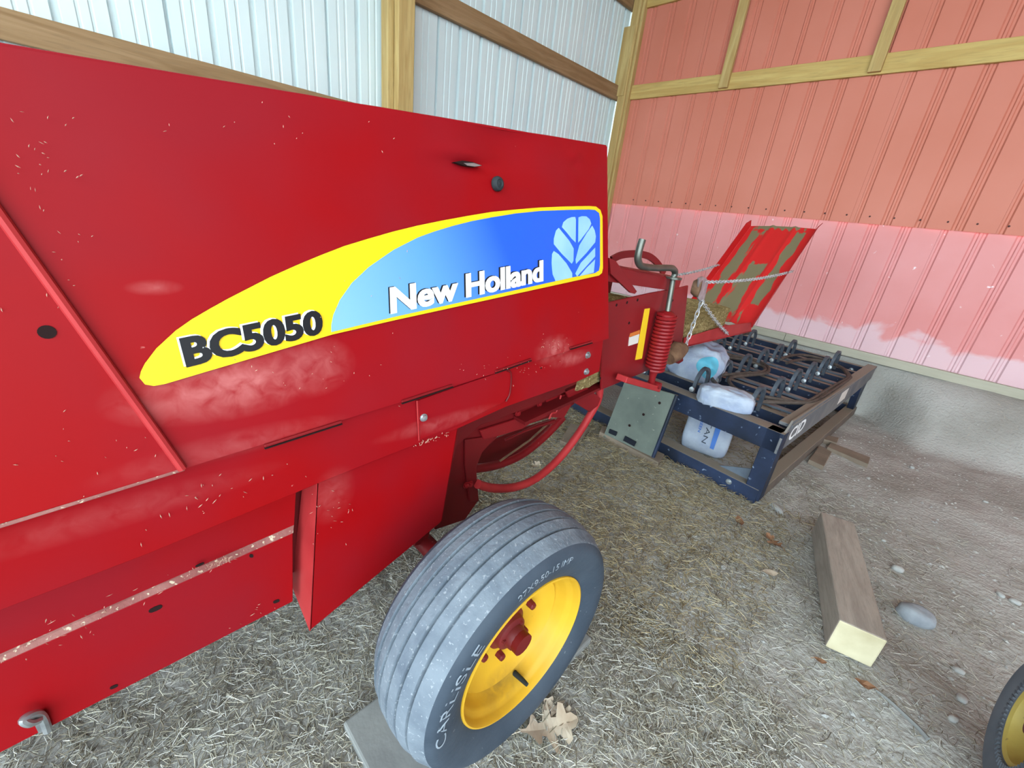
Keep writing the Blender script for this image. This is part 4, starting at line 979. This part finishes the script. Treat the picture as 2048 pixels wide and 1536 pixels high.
def leaf(u, v, size, ang, label, mt, curl=0.5, lobes=True, name='oak_leaf'):
    p = atZ(u, v, 0.012); p.z = gz(p.x, p.y) + 0.016
    half = [(0.0, 0.02), (0.10, 0.03), (0.18, 0.10), (0.24, 0.24), (0.30, 0.22), (0.34, 0.10), (0.42, 0.12), (0.50, 0.36), (0.58, 0.38), (0.58, 0.14), (0.66, 0.12), (0.74, 0.30), (0.82, 0.26), (0.84, 0.12), (0.92, 0.12), (1.0, 0.03)]
    if not lobes: half = [(0.0, 0.02), (0.15, 0.14), (0.35, 0.24), (0.6, 0.26), (0.8, 0.18), (1.0, 0.02)]
    vs_ = []; fs_ = []; a = math.radians(ang); th = 0.0012
    for top in (0, 1):
        for (x, w) in half:
            for sgn in (-1, 0, 1):
                X_ = (x - 0.5) * size; Y_ = sgn * w * size
                Z_ = size * (0.10 * abs(sgn) * w * 4 * curl * (0.6 + 0.8 * math.sin(x * 9 + sgn)) + curl * 0.18 * (2 * x - 1) ** 2) + th * top
                vs_.append(p + Vector((X_ * math.cos(a) - Y_ * math.sin(a), X_ * math.sin(a) + Y_ * math.cos(a), Z_)))
    n = len(half)
    for top in (0, 1):
        for i in range(n - 1):
            for k in (0, 1):
                b_ = top * n * 3 + i * 3 + k; f = [b_, b_ + 3, b_ + 4, b_ + 1]; fs_.append(f if top else f[::-1])
    st = MB().add(vs_, fs_); b2 = p + Vector((-0.5 * size * math.cos(a), -0.5 * size * math.sin(a), size * curl * 0.18))
    st.tube([b2, b2 + Vector((-0.2 * size * math.cos(a), -0.2 * size * math.sin(a), -0.01))], 0.0012, 5)
    o_ = st.build(name, mt, None, origin=(p.x, p.y, p.z - 0.016)); return tag(o_, label, 'leaf')
leaf(1098, 1456, 0.175, 60, 'large dry tan oak leaf against the baler tire', M_leaf1, 0.6)
leaf(1112, 1420, 0.11, 10, 'pale lobed oak leaf tucked behind the larger leaf', M_leaf1, 0.7)
leaf(1548, 1082, 0.10, 150, 'curled brown leaf between timber and grapple', M_leaf2, 0.9)
leaf(1480, 1040, 0.08, 120, 'reddish brown leaf near the grapple corner', M_leaf2, 0.5, False, 'dry_leaf')
leaf(1540, 1145, 0.07, 40, 'flat grey leaf left of the timber beam', M_leaf1, 0.3, False, 'dry_leaf')
leaf(1728, 1370, 0.06, 200, 'small curled leaf at the pale timber end', M_leaf2, 0.9, False, 'dry_leaf')
leaf(1071, 932, 0.08, 100, 'whitish leaf on the straw below the guard pipe', M_leaf1, 0.9)
leaf(1640, 1322, 0.04, 20, 'tiny orange leaf beside the timber end', M_leaf2, 0.5, False, 'dry_leaf')
mb = MB(); tw = [atZ(u, v, 0.012) for u, v in ((1752, 1380), (1780, 1402), (1812, 1432), (1836, 1455), (1856, 1478))]; mb.tube(smooth_path(tw, 4), [0.004 + 0.004 * i / 16 for i in range(17)], 6)
twg = mb.build('twig', M_greyboard, None, smooth=True, origin=(tw[2].x, tw[2].y, 0)); tag(twg, 'grey bark stick beyond the timber end', 'stick')

# ------------------------------------------------------------------ small implement wheel at the right edge
WC2 = Vector((0.625, 1.64, 0.228)); ax2 = Vector((-1, 0.0, 0.0))
imp = empty('implement_wheel', (0.625, 1.64, 0), 'small yellow-rimmed wheel cut off by the right edge', 'wheel')
prf, mi2 = tyre_profile(0.225, 0.075, 0.125, 0.06, (-0.03, 0, 0.03), 0.006)
M_side3 = mat('grey_small_tyre', srgb(96, 104, 114), srgb(112, 118, 126), 9, rough=0.8)
mb = MB(); mb.lathe(prf, WC2, ax2, 72, mi2); t2 = mb.build('tire', [M_side3, M_side3], imp, smooth=True)
M_rim2 = mat('pale_yellow_rim', srgb(190, 172, 92), srgb(170, 148, 76), 8, rough=0.5, fleck=srgb(120, 104, 70), fscale=40, fcut=0.66)
mb = MB(); mb.lathe([(0.05, 0.126), (0.06, 0.126), (0.064, 0.122), (0.058, 0.112), (0.030, 0.104), (0.012, 0.095), (0.016, 0.07), (0.024, 0.04), (0.024, 0.0)], WC2, ax2, 56); mb.build('rim', M_rim2, imp, smooth=True)
mb = MB(); mb.lathe([(0.02, 0.0), (0.02, 0.03), (0.06, 0.026), (0.065, 0.0)], WC2, ax2, 20); mb.build('hub', M_hub, imp, smooth=True)
for k in range(56):
    a = 2 * math.pi * k / 56; d_ = Vector((0, math.cos(a), math.sin(a)))
    if k == 0:
        mb = MB(); p_ = WC2 + ax2 * 0.0655; mb.bar(Vector((0, 0, 0.128)), Vector((0, 0, 0.146)), 0.006, 0.006, (1, 0, 0)); rb0 = mb.build('bead_rib', M_side3, None); rb0.parent = t2; ob_ = rb0
    else:
        ob_ = rb0.copy(); COL.objects.link(ob_); ob_.parent = t2
    ob_.location = WC2 + ax2 * 0.068 - ORIG[imp.name]; ob_.rotation_euler = (a, 0, 0)
mb = MB(); mb.tube([WC2 + Vector((0.0, 0, 0)), WC2 + Vector((0.5, 0, 0))], 0.02, 10); mb.build('axle', M_dred, imp, smooth=True)

# ------------------------------------------------------------------ loose straw and grit (uncountable)
def blades(n, region, lmin, lmax, wid, lift, pal, name, label, cat, keep=None, bend=0.25):
    V = []; F = []; Ccol = []; cnt = 0; tries = 0
    while cnt < n and tries < n * 6:
        tries += 1
        x, y_ = region()
        if keep and not keep(x, y_): continue
        L0 = nrng.uniform(lmin, lmax) * (0.5 + nrng.random() ** 2); a = nrng.uniform(0, 2 * math.pi); w = wid * nrng.uniform(0.6, 1.4)
        z0_ = gz(x, y_) + nrng.random() ** 2 * lift + 0.002; pit = nrng.normal(0, 0.16)
        dx, dy = math.cos(a), math.sin(a); px, py = -dy * w / 2, dx * w / 2; cv = nrng.normal(0, bend) * L0
        col = pal[int(nrng.integers(len(pal)))]; k_ = nrng.uniform(0.7, 1.2); col = (col[0] * k_, col[1] * k_, col[2] * k_, 1)
        b0_ = len(V)
        for t in (-0.5, 0.0, 0.5):
            cxn = x + dx * L0 * t + px / w * 2 * cv * (0.25 - t * t); cyn = y_ + dy * L0 * t + py / w * 2 * cv * (0.25 - t * t); cz = max(z0_ + pit * L0 * t + 0.2 * abs(cv) * (0.25 - t * t), gz(x, y_) + 0.001)
            V += [(cxn - px, cyn - py, cz), (cxn, cyn, cz + w * 0.5), (cxn + px, cyn + py, cz)]; Ccol += [col] * 3
        for i in (0, 3):
            F += [(b0_ + i, b0_ + i + 1, b0_ + i + 4, b0_ + i + 3), (b0_ + i + 1, b0_ + i + 2, b0_ + i + 5, b0_ + i + 4)]
        cnt += 1
    me = bpy.data.meshes.new(name); me.from_pydata(V, [], F)
    ca = me.attributes.new('tint', 'FLOAT_COLOR', 'POINT'); ca.data.foreach_set('color', [c for q_ in Ccol for c in q_])
    me.materials.append(M_straw); o_ = bpy.data.objects.new(name, me); COL.objects.link(o_)
    return tag(o_, label, cat, kind='stuff')
M_straw = bpy.data.materials.new('loose_straw'); M_straw.use_nodes = True
nt = M_straw.node_tree; an = nt.nodes.new('ShaderNodeAttribute'); an.attribute_name = 'tint'
nt.links.new(an.outputs['Color'], nt.nodes['Principled BSDF'].inputs['Base Color']); nt.nodes['Principled BSDF'].inputs['Roughness'].default_value = 0.75
PALE = [srgb(180, 177, 162)[:3], srgb(156, 152, 136)[:3], srgb(128, 120, 102)[:3], srgb(98, 90, 76)[:3], srgb(186, 186, 180)[:3]]
DARKP = [srgb(150, 136, 104)[:3], srgb(120, 104, 74)[:3], srgb(94, 80, 58)[:3], srgb(168, 156, 124)[:3]]
blades(48000, lambda: (nrng.uniform(-1.75, 0.15), nrng.uniform(-0.45, 1.35)), 0.014, 0.05, 0.0018, 0.024, PALE, 'loose_straw', 'pale chopped straw carpeting the dirt around the wheel', 'straw')
blades(22000, lambda: (nrng.uniform(-1.9, -0.05), nrng.uniform(1.15, 2.6)), 0.02, 0.06, 0.0022, 0.03, DARKP, 'shade_brown_hay', 'hay below the bale case, browned to paint in the baler shade', 'straw', keep=lambda x, y_: nrng.random() < 1.15 - max(0, x + 0.75) * 1.3)  # browner palette than the open straw puts the baler's shade into its colour
blades(12000, lambda: (nrng.uniform(-0.5, 1.1), nrng.uniform(0.9, 3.2)), 0.014, 0.05, 0.0017, 0.010, PALE, 'thin_straw', 'thin pale straw strewn over the open dirt', 'straw', keep=lambda x, y_: nrng.random() < max(0.12, 1.1 - 0.9 * max(0, x + 0.1) - 0.25 * max(0, y_ - 1.2)))
blades(2500, lambda: (nrng.uniform(-1.25, -0.35), nrng.uniform(2.55, 4.6)), 0.03, 0.09, 0.003, 0.012, DARKP, 'sparse_hay', 'sparse hay on the dirt inside the grapple frame', 'straw')
# grit
mb = MB()
for i in range(2600):
    x = nrng.uniform(-0.4, 1.8); y_ = nrng.uniform(1.0, 4.9); r = 0.003 + 0.007 * nrng.random() ** 3; z = gz(x, y_) + r * 0.2
    a = nrng.uniform(0, 6.28); s1_, s2_ = r * nrng.uniform(0.8, 1.6), r
    e1_ = Vector((math.cos(a), math.sin(a), 0)); e2_ = Vector((-math.sin(a), math.cos(a), 0)); c_ = Vector((x, y_, z))
    mb.add([c_ + e1_ * s1_, c_ + e2_ * s2_, c_ - e1_ * s1_, c_ - e2_ * s2_, c_ + UZ * r * 0.7], [[0, 1, 4], [1, 2, 4], [2, 3, 4], [3, 0, 4]])
gr = mb.build('grit', M_stone, None); tag(gr, 'fine pale grit scattered over the open dirt', 'grit', kind='stuff')

# chaff clinging to the baler's paint
M_chaff = mat('dry_chaff', srgb(190, 160, 140), srgb(176, 130, 116), 40, rough=0.8)
mb = MB()
def sliver(u, v, L0, w, a, f):
    c_ = f(u, v); ex = f(u + math.cos(a), v + math.sin(a)) - c_; ey = f(u - math.sin(a), v + math.cos(a)) - c_
    ex = ex.normalized() * L0; ey = ey.normalized() * w
    mb.add([c_ - ex, c_ + ey, c_ + ex, c_ - ey, c_ + SN * 0.0015], [[0, 1, 4], [1, 2, 4], [2, 3, 4], [3, 0, 4]])
for (n_, cu, cv, su, sv) in ((24, 70, 290, 70, 150), (14, 110, 560, 80, 130), (14, 560, 250, 300, 60), (26, 1105, 690, 28, 14), (16, 590, 745, 110, 40), (16, 980, 740, 90, 20), (10, 750, 620, 200, 150), (14, 200, 900, 120, 60), (18, 1060, 735, 60, 16)):
    for _ in range(n_):
        u = rng.gauss(cu, su * 0.6); v = rng.gauss(cv, sv * 0.6)
        sliver(u, v, rng.uniform(0.001, 0.003), rng.uniform(0.0004, 0.0008), rng.uniform(0, 3.14), lambda a_, b_: atS(a_, b_, 0.0085))
for (n_, cu, cv, su, sv, X) in ((70, 430, 1128, 40, 7, XS2 + 0.012), (30, 150, 1250, 150, 30, XS2 + 0.012), (26, 450, 985, 130, 30, XR + 0.003), (36, 868, 878, 35, 5, XR + 0.006), (20, 660, 1050, 40, 70, XB + 0.003), (16, 500, 1250, 40, 30, XS2 + 0.003)):
    for _ in range(n_):
        u = rng.gauss(cu, su * 0.6); v = rng.gauss(cv, sv * 0.6) - (u - cu) * (0.42 if cu < 860 else 0.4)
        sliver(u, v, rng.uniform(0.0012, 0.006), rng.uniform(0.0005, 0.001), rng.uniform(0, 3.14), lambda a_, b_: atX(a_, b_, X))
ch = mb.build('chaff', M_chaff, baler); ch['kind'] = 'stuff'
